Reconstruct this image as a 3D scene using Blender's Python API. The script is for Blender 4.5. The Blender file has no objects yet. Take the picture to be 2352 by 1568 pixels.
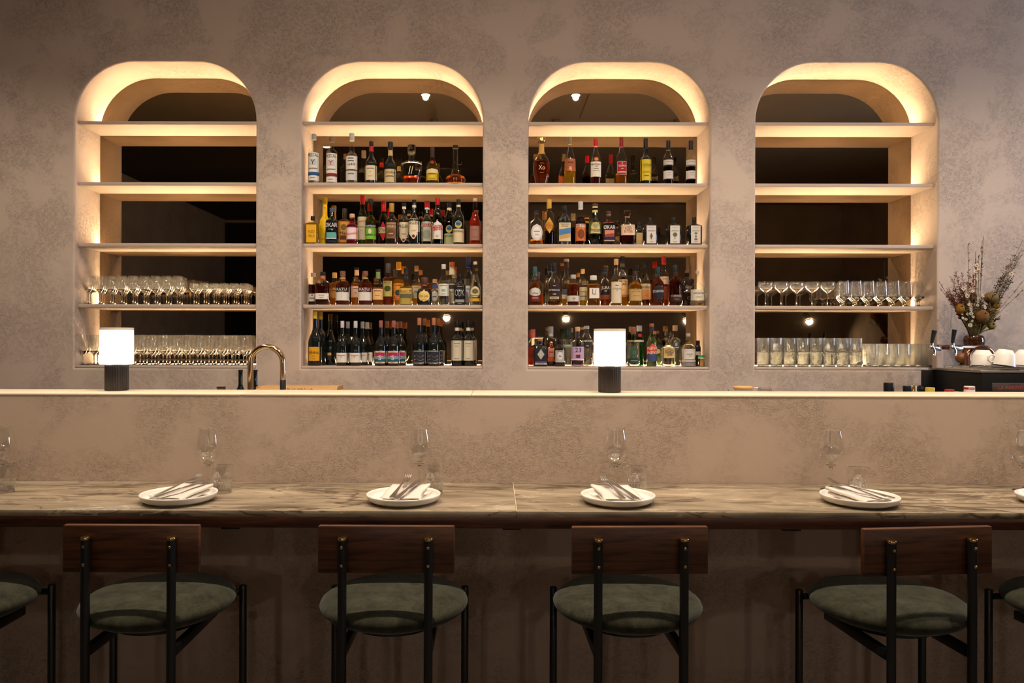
import bpy, bmesh, math, random
from mathutils import Vector, Matrix
random.seed(7)
SC = bpy.context.scene
COL = SC.collection
PI = math.pi
# ------------------------------------------------------------------ camera
F = 1750.0; W, H = 2352, 1568
EYE = 1.45
YAW, ROLL, SHX, SHY = 0.0029, 0.0027, 0.0195, 0.0004
cam_d = bpy.data.cameras.new('camera'); cam = bpy.data.objects.new('camera', cam_d); COL.objects.link(cam)
cam_d.sensor_width = 36.0; cam_d.lens = F / W * 36.0
cam_d.shift_x = SHX; cam_d.shift_y = SHY
cam_d.clip_start = 0.05; cam_d.clip_end = 60
CAMR = Matrix.Rotation(YAW, 3, 'Z') @ Matrix.Rotation(PI / 2, 3, 'X') @ Matrix.Rotation(ROLL, 3, 'Z')
cam.matrix_world = Matrix.Translation((0, 0, EYE)) @ CAMR.to_4x4()
SC.camera = cam
def at(px, py, y):
    """world point on the plane Y=y seen at a pixel of the 2352x1568 photograph"""
    d = CAMR @ Vector((((px - W / 2) + SHX * W) / F, (-(py - H / 2) + SHY * W) / F, -1.0))
    return Vector((0, 0, EYE)) + d * (y / d.y)
# ------------------------------------------------------------------ view / world / big lights
SC.view_settings.view_transform = 'Standard'; SC.view_settings.look = 'None'
SC.view_settings.gamma = 1.0; SC.view_settings.use_curve_mapping = False
SC.view_settings.exposure = 0.0
cy = SC.cycles
cy.max_bounces = 14; cy.diffuse_bounces = 3; cy.glossy_bounces = 5; cy.transmission_bounces = 12
cy.transparent_max_bounces = 48; cy.sample_clamp_indirect = 4.0
cy.adaptive_threshold = 0.06; cy.adaptive_min_samples = 16
cy.caustics_reflective = False; cy.caustics_refractive = False
world = bpy.data.worlds.new('world'); SC.world = world; world.use_nodes = True
bgn = world.node_tree.nodes['Background']; bgn.inputs[0].default_value = (0.45, 0.6, 1.0, 1); bgn.inputs[1].default_value = 0.6
# room extents
XL, XR, YB, YW, ZC = -4.9, 6.3, -3.0, 5.10, 3.95
def light(name, kind, loc, power, color, rot=None, **kw):
    d = bpy.data.lights.new(name, kind); d.energy = power; d.color = color
    for k, v in kw.items(): setattr(d, k, v)
    o = bpy.data.objects.new(name, d); COL.objects.link(o); o.location = loc
    if rot: o.rotation_euler = rot
    return o
WARM = (1.0, 0.83, 0.66); LEDC = (1.0, 0.70, 0.39); COOL = (0.62, 0.74, 1.0)
DAY_POWER, SPOT_A, SPOT_B, SPOT_C, SPOT_T, LED_STR, LAMP_STR, WALL_LAMP = 140.0, 125.0, 20.0, 195.0, 58.0, 205.0, 3.0, 30.0
# daylight through the window in the right-hand wall (just outside the glass)
WIN = dict(y0=3.2, y1=4.3, z0=1.2, z1=3.1)
dl = light('window_daylight', 'AREA', (XR + 0.30, (WIN['y0'] + WIN['y1']) / 2, (WIN['z0'] + WIN['z1']) / 2), DAY_POWER, COOL,
           (0, PI / 2, 0), shape='RECTANGLE', size=WIN['z1'] - WIN['z0'], size_y=WIN['y1'] - WIN['y0'])
# ------------------------------------------------------------------ materials
MATS = {}
def lin(c):
    return tuple(((v / 255) / 12.92 if v / 255 <= 0.04045 else ((v / 255 + 0.055) / 1.055) ** 2.4) for v in c)
def new_mat(name):
    m = bpy.data.materials.new(name); m.use_nodes = True
    nt = m.node_tree; nt.nodes.clear()
    out = nt.nodes.new('ShaderNodeOutputMaterial')
    return m, nt, out
def N(nt, t, **kw):
    n = nt.nodes.new(t)
    for k, v in kw.items():
        if k.startswith('i_'):
            key = k[2:]
            n.inputs[int(key) if key.isdigit() else key.replace('_', ' ')].default_value = v
        else: setattr(n, k, v)
    return n
def pbr(name, color, rough=0.5, metal=0.0, spec=0.5, coat=0.0, emit=None, estr=0.0, sheen=0.0, trans=0.0):
    if name in MATS: return MATS[name]
    m, nt, out = new_mat(name)
    p = N(nt, 'ShaderNodeBsdfPrincipled')
    p.inputs['Base Color'].default_value = (*color, 1); p.inputs['Roughness'].default_value = rough
    p.inputs['Metallic'].default_value = metal; p.inputs['Specular IOR Level'].default_value = spec
    p.inputs['Coat Weight'].default_value = coat; p.inputs['Sheen Weight'].default_value = sheen
    p.inputs['Transmission Weight'].default_value = trans
    if emit: p.inputs['Emission Color'].default_value = (*emit, 1); p.inputs['Emission Strength'].default_value = estr
    nt.links.new(p.outputs[0], out.inputs[0]); MATS[name] = m
    return m
def ramp(nt, pts):
    r = N(nt, 'ShaderNodeValToRGB'); e = r.color_ramp.elements
    while len(e) < len(pts): e.new(0.5)
    for el, (p, c) in zip(e, pts):
        el.position = p; el.color = (*c, 1) if len(c) == 3 else c
    return r
def math_n(nt, op, a, b=None, clamp=False):
    n = N(nt, 'ShaderNodeMath', operation=op, use_clamp=clamp)
    for i, v in enumerate((a, b)):
        if v is None: continue
        if isinstance(v, (int, float)): n.inputs[i].default_value = v
        else: nt.links.new(v, n.inputs[i])
    return n.outputs[0]
def mixc(nt, fac, a, b, blend='MIX'):
    n = N(nt, 'ShaderNodeMix', data_type='RGBA', blend_type=blend)
    for key, v in ((0, fac), (6, a), (7, b)):
        if isinstance(v, (int, float)): n.inputs[key].default_value = v
        elif isinstance(v, tuple): n.inputs[key].default_value = (*v, 1) if len(v) == 3 else v
        else: nt.links.new(v, n.inputs[key])
    return n.outputs[2]
def coords(nt, scale=(1, 1, 1), rot=(0, 0, 0)):
    tc = N(nt, 'ShaderNodeTexCoord'); mp = N(nt, 'ShaderNodeMapping')
    mp.inputs['Scale'].default_value = scale; mp.inputs['Rotation'].default_value = rot
    nt.links.new(tc.outputs['Object'], mp.inputs[0]); return mp.outputs[0]
def noise(nt, vec, scale, detail=3, rough=0.5, dist=0.0):
    n = N(nt, 'ShaderNodeTexNoise'); n.inputs['Scale'].default_value = scale; n.inputs['Detail'].default_value = detail
    n.inputs['Roughness'].default_value = rough; n.inputs['Distortion'].default_value = dist
    nt.links.new(vec, n.inputs['Vector']); return n.outputs['Fac']
def plaster(name, color, amount=1.0, fine=1.0, smooth=False):
    m, nt, out = new_mat(name)
    v = coords(nt)
    v2 = coords(nt, (1, 1, 1.45), (0, 0.5, 0))
    patch = noise(nt, v, 2.8, 4, 0.62, 0.3)
    pm = ramp(nt, [(0.42, (0, 0, 0)), (0.60, (1, 1, 1))]); nt.links.new(patch, pm.inputs[0])
    strokes = noise(nt, v2, 92 * fine, 2, 0.6, 0.9)
    rr = ramp(nt, [(0.0, (1, 1, 1)), (0.022, (0, 0, 0))]); nt.links.new(math_n(nt, 'ABSOLUTE', math_n(nt, 'SUBTRACT', strokes, 0.47)), rr.inputs[0])
    brk = noise(nt, v, 38 * fine, 2, 0.5)
    bm_ = ramp(nt, [(0.42, (0, 0, 0)), (0.52, (1, 1, 1))]); nt.links.new(brk, bm_.inputs[0])
    crack = math_n(nt, 'MULTIPLY', math_n(nt, 'MULTIPLY', rr.outputs[0], bm_.outputs[0]), pm.outputs[0])
    h = math_n(nt, 'ADD', math_n(nt, 'MULTIPLY', crack, -0.8 * amount), math_n(nt, 'MULTIPLY', math_n(nt, 'MULTIPLY', strokes, math_n(nt, 'ADD', pm.outputs[0], 0.15)), 0.55 * amount))
    bp = N(nt, 'ShaderNodeBump'); bp.inputs['Strength'].default_value = 0.8; bp.inputs['Distance'].default_value = 0.004
    nt.links.new(h, bp.inputs['Height'])
    dk = tuple(c * 0.62 for c in color); lt = tuple(min(1, c * 1.03) for c in color)
    c1 = mixc(nt, pm.outputs[0], lt, tuple(c * 0.95 for c in color))
    c2 = mixc(nt, math_n(nt, 'MULTIPLY', crack, 0.7), c1, dk)
    p = N(nt, 'ShaderNodeBsdfPrincipled'); p.inputs['Roughness'].default_value = 0.85; p.inputs['Specular IOR Level'].default_value = 0.25
    nt.links.new(c2, p.inputs['Base Color']); nt.links.new(bp.outputs[0], p.inputs['Normal'])
    nt.links.new(p.outputs[0], out.inputs[0]); MATS[name] = m
    return m
def stone(name):
    m, nt, out = new_mat(name)
    base = noise(nt, coords(nt, (1.0, 2.6, 2.6), (0, 0, 0.10)), 2.4, 6, 0.62, 1.2)
    cr = ramp(nt, [(0.28, lin((102, 91, 76))), (0.42, lin((136, 122, 101))), (0.58, lin((160, 144, 120))), (0.74, lin((188, 173, 149)))])
    nt.links.new(base, cr.inputs[0])
    streak = noise(nt, coords(nt, (0.7, 6.5, 6.5), (0, 0, 0.12)), 2.6, 7, 0.66, 0.8)
    sr = ramp(nt, [(0.40, (1, 1, 1)), (0.52, (0, 0, 0))]); nt.links.new(streak, sr.inputs[0])
    grey = noise(nt, coords(nt, (0.7, 2.2, 2.2)), 1.5, 3, 0.5, 0.6)
    gm = ramp(nt, [(0.46, (0, 0, 0)), (0.60, (1, 1, 1))]); nt.links.new(grey, gm.inputs[0])
    c1 = mixc(nt, math_n(nt, 'MULTIPLY', sr.outputs[0], math_n(nt, 'ADD', math_n(nt, 'MULTIPLY', gm.outputs[0], 0.60), 0.24)), cr.outputs[0], lin((84, 70, 55)))
    c3 = c1
    for sc_, rot, off, wd, amt, col in ((1.2, -0.22, 0.52, 0.014, 0.9, (64, 48, 32)), (1.9, 0.34, 0.47, 0.010, 0.8, (70, 54, 38)), (2.4, 0.12, 0.56, 0.010, 0.40, (222, 208, 182))):
        vein = noise(nt, coords(nt, (0.55, 1.9, 1.9), (0, 0, rot)), sc_, 5, 0.62, 0.5)
        vr = ramp(nt, [(0.0, (1, 1, 1)), (wd, (0, 0, 0))])
        nt.links.new(math_n(nt, 'ABSOLUTE', math_n(nt, 'SUBTRACT', vein, off)), vr.inputs[0])
        c3 = mixc(nt, math_n(nt, 'MULTIPLY', vr.outputs[0], amt), c3, lin(col))
    p = N(nt, 'ShaderNodeBsdfPrincipled'); p.inputs['Roughness'].default_value = 0.32
    p.inputs['Specular IOR Level'].default_value = 0.45
    nt.links.new(c3, p.inputs['Base Color']); nt.links.new(p.outputs[0], out.inputs[0]); MATS[name] = m
    return m
def wood(name, a, b, scale=1.0, rough=0.4):
    m, nt, out = new_mat(name)
    v = coords(nt, (1.2 * scale, 9 * scale, 14 * scale))
    n1 = noise(nt, v, 3.2, 6, 0.62, 1.2)
    n2 = noise(nt, coords(nt, (6 * scale, 60 * scale, 90 * scale)), 3.0, 3, 0.5)
    f = math_n(nt, 'ADD', math_n(nt, 'MULTIPLY', n1, 0.8), math_n(nt, 'MULTIPLY', n2, 0.2))
    r = ramp(nt, [(0.34, a), (0.50, tuple((x + y) / 2 for x, y in zip(a, b))), (0.64, b)]); nt.links.new(f, r.inputs[0])
    p = N(nt, 'ShaderNodeBsdfPrincipled'); p.inputs['Roughness'].default_value = rough
    nt.links.new(r.outputs[0], p.inputs['Base Color']); nt.links.new(p.outputs[0], out.inputs[0]); MATS[name] = m
    return m
def fabric(name, color):
    m, nt, out = new_mat(name)
    n1 = noise(nt, coords(nt), 22, 5, 0.7, 0.4); n2 = noise(nt, coords(nt, (1, 1, 2)), 360, 2, 0.6)
    r = ramp(nt, [(0.36, tuple(c * 0.35 for c in color)), (0.64, tuple(c * 1.6 for c in color))])
    nt.links.new(math_n(nt, 'ADD', math_n(nt, 'MULTIPLY', n1, 0.6), math_n(nt, 'MULTIPLY', n2, 0.4)), r.inputs[0])
    bp = N(nt, 'ShaderNodeBump'); bp.inputs['Strength'].default_value = 0.5; bp.inputs['Distance'].default_value = 0.001
    nt.links.new(n2, bp.inputs['Height'])
    p = N(nt, 'ShaderNodeBsdfPrincipled'); p.inputs['Roughness'].default_value = 0.9; p.inputs['Sheen Weight'].default_value = 0.2
    p.inputs['Sheen Roughness'].default_value = 0.4; p.inputs['Specular IOR Level'].default_value = 0.15
    nt.links.new(r.outputs[0], p.inputs['Base Color']); nt.links.new(bp.outputs[0], p.inputs['Normal'])
    nt.links.new(p.outputs[0], out.inputs[0]); MATS[name] = m
    return m
def shell(name, tint, base=0.05, rough=0.01, scatter=0.0):
    """thin-walled glass: sees straight through, reflects more at grazing angles"""
    if name in MATS: return MATS[name]
    m, nt, out = new_mat(name)
    lw = N(nt, 'ShaderNodeLayerWeight'); lw.inputs['Blend'].default_value = 0.5
    fac = math_n(nt, 'ADD', math_n(nt, 'MULTIPLY', math_n(nt, 'POWER', lw.outputs['Facing'], 4.0), 0.85), base, clamp=True)
    t = N(nt, 'ShaderNodeBsdfTransparent'); t.inputs[0].default_value = (*tint, 1)
    g = N(nt, 'ShaderNodeBsdfGlossy'); g.inputs['Color'].default_value = (1, 1, 1, 1); g.inputs['Roughness'].default_value = rough
    mx = N(nt, 'ShaderNodeMixShader'); nt.links.new(fac, mx.inputs[0]); nt.links.new(t.outputs[0], mx.inputs[1]); nt.links.new(g.outputs[0], mx.inputs[2])
    fin = mx.outputs[0]
    if scatter:
        tr = N(nt, 'ShaderNodeBsdfTranslucent'); tr.inputs[0].default_value = (0.95, 0.95, 0.93, 1)
        m2 = N(nt, 'ShaderNodeMixShader'); m2.inputs[0].default_value = scatter
        nt.links.new(fin, m2.inputs[1]); nt.links.new(tr.outputs[0], m2.inputs[2]); fin = m2.outputs[0]
    nt.links.new(fin, out.inputs[0]); MATS[name] = m
    return m
def glass(name, color, ior=1.45, rough=0.0):
    if name in MATS: return MATS[name]
    m, nt, out = new_mat(name)
    g = N(nt, 'ShaderNodeBsdfGlass'); g.inputs['Color'].default_value = (*color, 1)
    g.inputs['IOR'].default_value = ior; g.inputs['Roughness'].default_value = rough
    nt.links.new(g.outputs[0], out.inputs[0]); MATS[name] = m
    return m
def emis(name, color, strength):
    if name in MATS: return MATS[name]
    m, nt, out = new_mat(name)
    e = N(nt, 'ShaderNodeEmission'); e.inputs[0].default_value = (*color, 1); e.inputs[1].default_value = strength
    nt.links.new(e.outputs[0], out.inputs[0]); MATS[name] = m
    return m
def flat(rgb, rough=0.6):
    """plain print / paint colour given in sRGB"""
    return pbr('paint_%d_%d_%d_%d' % (*rgb, int(rough * 100)), lin(rgb), rough, spec=0.25)
PL_WALL = plaster('plaster_wall', lin((190, 172, 158)), 0.9, 1.2)
PL_BAR = plaster('plaster_bar', lin((192, 170, 152)), 0.9, 1.35)
PL_DARK = plaster('plaster_room', lin((190, 174, 158)), 0.6)
SHELF_M = pbr('shelf_plaster', lin((186, 168, 154)), 0.75)
CREAM = pbr('cream_slab', lin((232, 214, 186)), 0.28)
STONE = stone('brown_marble')
WALNUT = wood('walnut', lin((46, 26, 15)), lin((106, 64, 36)))
WALNUT2 = wood('walnut_apron', lin((46, 24, 15)), lin((96, 54, 34)))
VELVET = fabric('green_velvet', lin((52, 52, 39)))
BLACKM = pbr('black_metal', (0.008, 0.008, 0.009), 0.35)
BRASS = pbr('brass', (0.85, 0.58, 0.22), 0.22, 1.0)
CHROME = pbr('chrome', (0.75, 0.74, 0.72), 0.10, 1.0)
STEEL = pbr('steel', (0.62, 0.60, 0.57), 0.20, 1.0)
GOLDM = pbr('gold_tap', (0.86, 0.62, 0.36), 0.12, 1.0)
COPPER = pbr('bronze_tube', (0.40, 0.20, 0.12), 0.22, 1.0)
CERAM = pbr('white_ceramic', lin((236, 230, 220)), 0.30)
LINEN = pbr('linen', lin((222, 210, 196)), 0.9, sheen=0.3)
MIRROR = pbr('bronze_mirror', (0.46, 0.35, 0.23), 0.015, 1.0)
CARD = pbr('cardboard', lin((190, 148, 96)), 0.85)
GLASSW = glass('glassware', (0.98, 0.98, 0.97), 1.48)
SH_CLEAR = shell('thin_clear_glass', (0.96, 0.96, 0.94))
# ------------------------------------------------------------------ mesh helpers
def link(name, me, parent=None, loc=None, rot=None):
    o = bpy.data.objects.new(name, me); COL.objects.link(o)
    if parent: o.parent = parent
    if loc is not None: o.location = loc
    if rot is not None: o.rotation_euler = rot
    return o
def tag(o, label=None, cat=None, group=None, kind=None):
    if label: o['label'] = label
    if cat: o['category'] = cat
    if group: o['group'] = group
    if kind: o['kind'] = kind
    return o
def thing(name, label, cat, loc=(0, 0, 0), rotz=0.0, group=None):
    o = bpy.data.objects.new(name, None); COL.objects.link(o); o.location = loc; o.rotation_euler = (0, 0, rotz)
    o.empty_display_size = 0.05
    return tag(o, label, cat, group)
class MB:
    def __init__(s): s.v = []; s.f = []
    def add(s, v, f, M=None):
        b = len(s.v)
        s.v += [tuple(M @ Vector(p)) for p in v] if M is not None else [tuple(p) for p in v]
        s.f += [tuple(i + b for i in q) for q in f]; return s
    def box(s, x0, x1, y0, y1, z0, z1, M=None):
        v = [(x0, y0, z0), (x1, y0, z0), (x1, y1, z0), (x0, y1, z0), (x0, y0, z1), (x1, y0, z1), (x1, y1, z1), (x0, y1, z1)]
        return s.add(v, [(0, 3, 2, 1), (4, 5, 6, 7), (0, 1, 5, 4), (1, 2, 6, 5), (2, 3, 7, 6), (3, 0, 4, 7)], M)
    def lathe(s, prof, n=24, M=None, rf=None, cap0=True, cap1=True):
        v = []; f = []
        for (r, z) in prof:
            for k in range(n):
                a = 2 * PI * k / n; q = rf(a, r) if rf else 1.0
                v.append((r * q * math.cos(a), r * q * math.sin(a), z))
        for i in range(len(prof) - 1):
            for k in range(n):
                k2 = (k + 1) % n
                f.append((i * n + k, i * n + k2, (i + 1) * n + k2, (i + 1) * n + k))
        if cap0: f.append(tuple(range(n - 1, -1, -1)))
        if cap1: f.append(tuple((len(prof) - 1) * n + k for k in range(n)))
        return s.add(v, f, M)
    def tube(s, pts, r, n=8, caps=True):
        pts = [Vector(p) for p in pts]; v = []; f = []
        rs = r if isinstance(r, (list, tuple)) else [r] * len(pts)
        up = None
        for i, p in enumerate(pts):
            d = (pts[min(i + 1, len(pts) - 1)] - pts[max(i - 1, 0)])
            if d.length < 1e-9: d = Vector((0, 0, 1))
            d.normalize()
            if up is None:
                up = d.cross(Vector((0, 0, 1))) if abs(d.z) < 0.9 else d.cross(Vector((0, 1, 0)))
            up = (up - d * up.dot(d)).normalized(); w = d.cross(up)
            for k in range(n):
                a = 2 * PI * k / n; v.append(p + up * (rs[i] * math.cos(a)) + w * (rs[i] * math.sin(a)))
        m = len(pts)
        for i in range(m - 1):
            for k in range(n):
                k2 = (k + 1) % n; f.append((i * n + k, i * n + k2, (i + 1) * n + k2, (i + 1) * n + k))
        if caps: f.append(tuple(range(n - 1, -1, -1))); f.append(tuple((m - 1) * n + k for k in range(n)))
        return s.add(v, f)
    def ball(s, c, rx, ry=None, rz=None, n=8, m=6, M=None):
        ry = ry or rx; rz = rz or rx; v = [(c[0], c[1], c[2] - rz)]; f = []
        for i in range(1, m):
            t = -PI / 2 + PI * i / m
            for k in range(n):
                a = 2 * PI * k / n; v.append((c[0] + rx * math.cos(t) * math.cos(a), c[1] + ry * math.cos(t) * math.sin(a), c[2] + rz * math.sin(t)))
        v.append((c[0], c[1], c[2] + rz)); top = len(v) - 1
        for k in range(n):
            k2 = (k + 1) % n; f.append((0, 1 + k2, 1 + k)); f.append((top, top - n + k, top - n + k2))
            for i in range(m - 2):
                f.append((1 + i * n + k, 1 + i * n + k2, 1 + (i + 1) * n + k2, 1 + (i + 1) * n + k))
        return s.add(v, f, M)
    def mesh(s, name, mat, smooth=True, sharp=40, bevel=0.0, seg=2):
        me = bpy.data.meshes.new(name); me.from_pydata([tuple(p) for p in s.v], [], s.f)
        if bevel > 0:
            bm = bmesh.new(); bm.from_mesh(me)
            ed = [e for e in bm.edges if e.is_manifold and e.calc_face_angle(0) > 0.6]
            bmesh.ops.bevel(bm, geom=ed, offset=bevel, segments=seg, profile=0.5, affect='EDGES'); bm.to_mesh(me); bm.free()
        me.materials.append(mat)
        if smooth:
            me.polygons.foreach_set('use_smooth', [True] * len(me.polygons))
            if sharp: me.set_sharp_from_angle(angle=math.radians(sharp))
        me.update(); return me
    def build(s, name, mat, parent=None, loc=None, rot=None, **kw):
        return link(name, s.mesh(name, mat, **kw), parent, loc, rot)
def struct(o, label=None):
    o['kind'] = 'structure'
    if label: o['label'] = label
    return o
_TXT = {}
def text_geo(s):
    """(verts, faces) of a word, height of capitals = 1, centred"""
    if s in _TXT: return _TXT[s]
    c = bpy.data.curves.new('lettering', 'FONT'); c.body = s; c.resolution_u = 2; c.align_x = 'LEFT'
    o = bpy.data.objects.new('lettering', c); COL.objects.link(o)
    bpy.context.view_layer.update()
    me = o.evaluated_get(bpy.context.evaluated_depsgraph_get()).to_mesh()
    v = [tuple(p.co) for p in me.vertices]; f = [tuple(p.vertices) for p in me.polygons]
    o.evaluated_get(bpy.context.evaluated_depsgraph_get()).to_mesh_clear()
    bpy.data.objects.remove(o); bpy.data.curves.remove(c)
    if not v: v = [(0, 0, 0)]
    xs = [p[0] for p in v]; cx = (min(xs) + max(xs)) / 2
    h = 0.69
    v = [((p[0] - cx) / h, p[1] / h - 0.5, 0) for p in v]
    _TXT[s] = (v, f, (max(xs) - min(xs)) / h)
    return _TXT[s]
def flat_text(s, height, mat, parent, M, maxw=None, name='lettering'):
    v, f, w = text_geo(s); sx = sz = height
    if maxw and w * sx > maxw: sx = maxw / w
    return MB().add([(p[0] * sx, 0, p[1] * sz) for p in v], f, M).build(name, mat, parent, smooth=False)
# ------------------------------------------------------------------ room shell
NC = [at(379.5, 500, YW).x, at(900.5, 500, YW).x, at(1422, 500, YW).x, at(1944.5, 500, YW).x]
NW = 1.214                       # niche width
NZ0, NZ1, NR = 1.268, 3.322, 0.395
YM = 5.425                       # mirror face
YS = 5.137                       # shelf fronts
SZ = [2.934, 2.522, 2.110, 1.698]     # shelf tops, from the top down
SILL = 1.285
NICHE = ['leftmost', 'second', 'third', 'rightmost']
def niche_loop(cx, grow=0.0, seg=14):
    hw = NW / 2 + grow; r = NR + grow; z0 = NZ0 - grow; z1 = NZ1 + grow
    pts = [(cx - hw, z0), (cx + hw, z0)]
    for k in range(seg + 1):
        a = PI / 2 * k / seg; pts.append((cx + hw - r + r * math.cos(a), z1 - r + r * math.sin(a)))
    for k in range(seg + 1):
        a = PI / 2 + PI / 2 * k / seg; pts.append((cx - hw + r + r * math.cos(a), z1 - r + r * math.sin(a)))
    return pts
def build_wall_back():
    bm = bmesh.new(); BN = 0.014
    def loop(pts, y):
        vs = [bm.verts.new((x, y, z)) for x, z in pts]
        return vs, [bm.edges.new((vs[i], vs[(i + 1) % len(vs)])) for i in range(len(vs))]
    edges = loop([(XL, 0), (XR, 0), (XR, ZC), (XL, ZC)], YW)[1]
    for c in NC: edges += loop(niche_loop(c, BN), YW)[1]
    bmesh.ops.triangle_fill(bm, use_beauty=True, use_dissolve=False, edges=edges, normal=(0, -1, 0))
    bad = []
    for f in bm.faces:                                   # drop fills inside the openings
        c = f.calc_center_median()
        if any(abs(c.x - k) < NW / 2 - 0.01 and NZ0 < c.z < NZ1 and all(abs(v.co.x - k) < NW / 2 + 0.02 for v in f.verts) for k in NC): bad.append(f)
    bmesh.ops.delete(bm, geom=bad, context='FACES_ONLY')
    for f in bm.faces:
        f.normal_update()
        if f.normal.y > 0: f.normal_flip()
    for c in NC:                                         # rounded arris and the reveal
        rows = []
        for k in range(5):
            a = PI / 2 * k / 4; g = BN * (1 - math.sin(a)); y = YW + BN * (1 - math.cos(a))
            rows.append([bm.verts.new((x, y, z)) for x, z in niche_loop(c, g)])
        for y in (5.2, 5.3, YM + 0.003):
            rows.append([bm.verts.new((x, y, z)) for x, z in niche_loop(c, 0.0)])
        n = len(rows[0])
        for i in range(len(rows) - 1):
            for k in range(n):
                k2 = (k + 1) % n
                f = bm.faces.new((rows[i][k], rows[i][k2], rows[i + 1][k2], rows[i + 1][k])); f.smooth = True
                f.normal_update()
    me = bpy.data.meshes.new('wall_back'); bm.to_mesh(me); bm.free(); me.materials.append(PL_WALL)
    me.set_sharp_from_angle(angle=math.radians(50))
    return struct(link('wall_back', me), 'textured beige plaster wall with four arched niches')
build_wall_back()
FLOOR_M = wood('dark_floor', lin((70, 60, 54)), lin((104, 90, 80)), 0.6, 0.45)
CEIL_M = pbr('ceiling_paint', lin((150, 136, 118)), 0.9)
struct(MB().box(XL, XR, YB, YW, -0.1, 0).build('floor', FLOOR_M, smooth=False), 'dark timber floor')
struct(MB().box(XL, XR, YB, YW, ZC, ZC + 0.1).build('ceiling', CEIL_M, smooth=False), 'dim plastered ceiling')
struct(MB().box(XL - 0.1, XL, YB, YW, 0, ZC).build('wall_left', PL_DARK, smooth=False), 'plain plaster side wall')
struct(MB().box(XL, XR, YB - 0.1, YB, 0, ZC).build('wall_front', PL_DARK, smooth=False), 'plaster wall behind the diners')
m = MB(); w = WIN
m.box(XR, XR + 0.1, YB, w['y0'], 0, ZC).box(XR, XR + 0.1, w['y1'], YW, 0, ZC)
m.box(XR, XR + 0.1, w['y0'], w['y1'], 0, w['z0']).box(XR, XR + 0.1, w['y0'], w['y1'], w['z1'], ZC)
struct(m.build('wall_right', PL_DARK, smooth=False), 'plaster side wall with a tall window')
wn = bpy.data.objects.new('window_1', None); COL.objects.link(wn); wn.location = (XR, 0, 0); struct(wn, 'tall steel framed window in the side wall')
fr = MB(); t = 0.05; ym = (w['y0'] + w['y1']) / 2
fr.box(0.02, 0.08, w['y0'], w['y0'] + t, w['z0'], w['z1']).box(0.02, 0.08, w['y1'] - t, w['y1'], w['z0'], w['z1'])
fr.box(0.02, 0.08, ym - t / 2, ym + t / 2, w['z0'] + t, w['z1'] - t)
fr.box(0.02, 0.08, w['y0'] + t, w['y1'] - t, w['z0'], w['z0'] + t).box(0.02, 0.08, w['y0'] + t, w['y1'] - t, w['z1'] - t, w['z1'])
fr.build('window_frame', BLACKM, wn, smooth=False)
for a, b in ((w['y0'] + t, ym - t / 2), (ym + t / 2, w['y1'] - t)):
    MB().box(0.045, 0.05, a, b, w['z0'] + t, w['z1'] - t).build('pane', shell('window_glass', (0.95, 0.97, 1.0)), wn, smooth=False)
# ceiling dressing seen in the mirrors: an access panel, a dropped bulkhead, a beam with a track
cp = MB().box(0.95, 2.35, 2.35, 3.75, ZC - 0.012, ZC - 0.001).build('trim_1', CEIL_M, smooth=False); struct(cp, 'flush access panel in the ceiling')
struct(MB().box(XL + 0.01, 0.30, YB + 0.01, 1.2, ZC - 0.30, ZC - 0.001).build('trim_2', pbr('dark_bulkhead', lin((52, 46, 40)), 0.9), smooth=False), 'dark dropped bulkhead over the dining room')
struct(MB().box(XL + 0.01, XR - 0.01, -0.2, 0.05, ZC - 0.42, ZC - 0.302).build('trim_3', pbr('dark_beam', lin((40, 36, 32)), 0.8), smooth=False), 'dark ceiling beam over the dining room')
struct(MB().box(XL + 0.01, -2.0, YB + 0.001, YB + 0.03, 0.01, 3.6).build('trim_4', pbr('dark_panel', lin((26, 24, 24)), 0.6), smooth=False), 'dark panelling on the far wall')
# ------------------------------------------------------------------ niches: mirrors, shelves, sills, light strips
LED_M = emis('warm_led', LEDC, LED_STR)
def strip(parent, z):
    MB().box(-NW / 2 + 0.02, NW / 2 - 0.02, YM - 0.026, YM - 0.012, z + 0.0003, z + 0.0032).build('light_strip', LED_M, parent, smooth=False)
ORD = ['top', 'second', 'third', 'fourth']
for i, c in enumerate(NC):
    v = niche_loop(0, -0.001); n = len(v)
    mb = MB().add([(x, YM, z) for x, z in v] + [(x, YM + 0.004, z) for x, z in v],
                  [tuple(range(n))] + [tuple(range(2 * n - 1, n - 1, -1))] + [(k, n + k, n + (k + 1) % n, (k + 1) % n) for k in range(n)])
    tag(mb.build('niche_mirror', MIRROR, loc=(c, 0, 0), smooth=False), 'bronze tinted mirror lining the back of the %s arched niche' % NICHE[i], 'mirror', 'mirrors at the back of the niches')
    for j, z in enumerate(SZ):
        t = thing('niche_shelf', '%s shelf from the top in the %s niche, with hidden warm light strip' % (ORD[j] if j else 'highest', NICHE[i]), 'shelf', (c, 0, 0), 0, 'niche shelves')
        if j == 0: t['label'] = 'highest shelf across the arch of the %s niche, with hidden warm light strip' % NICHE[i]
        MB().box(-NW / 2 + 0.001, NW / 2 - 0.001, YS, YM - 0.003, z - 0.024, z).build('shelf_board', SHELF_M, t, bevel=0.004, seg=2)
        strip(t, z)
    t = thing('niche_sill', 'pale slab lining the bottom of the %s niche, with warm light strip' % NICHE[i], 'sill', (c, 0, 0), 0, 'niche sills')
    MB().box(-NW / 2 + 0.001, NW / 2 - 0.001, YW + 0.006, YM - 0.003, NZ0 + 0.0005, SILL).build('sill_slab', SHELF_M, t, bevel=0.003)
    strip(t, SILL)
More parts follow.
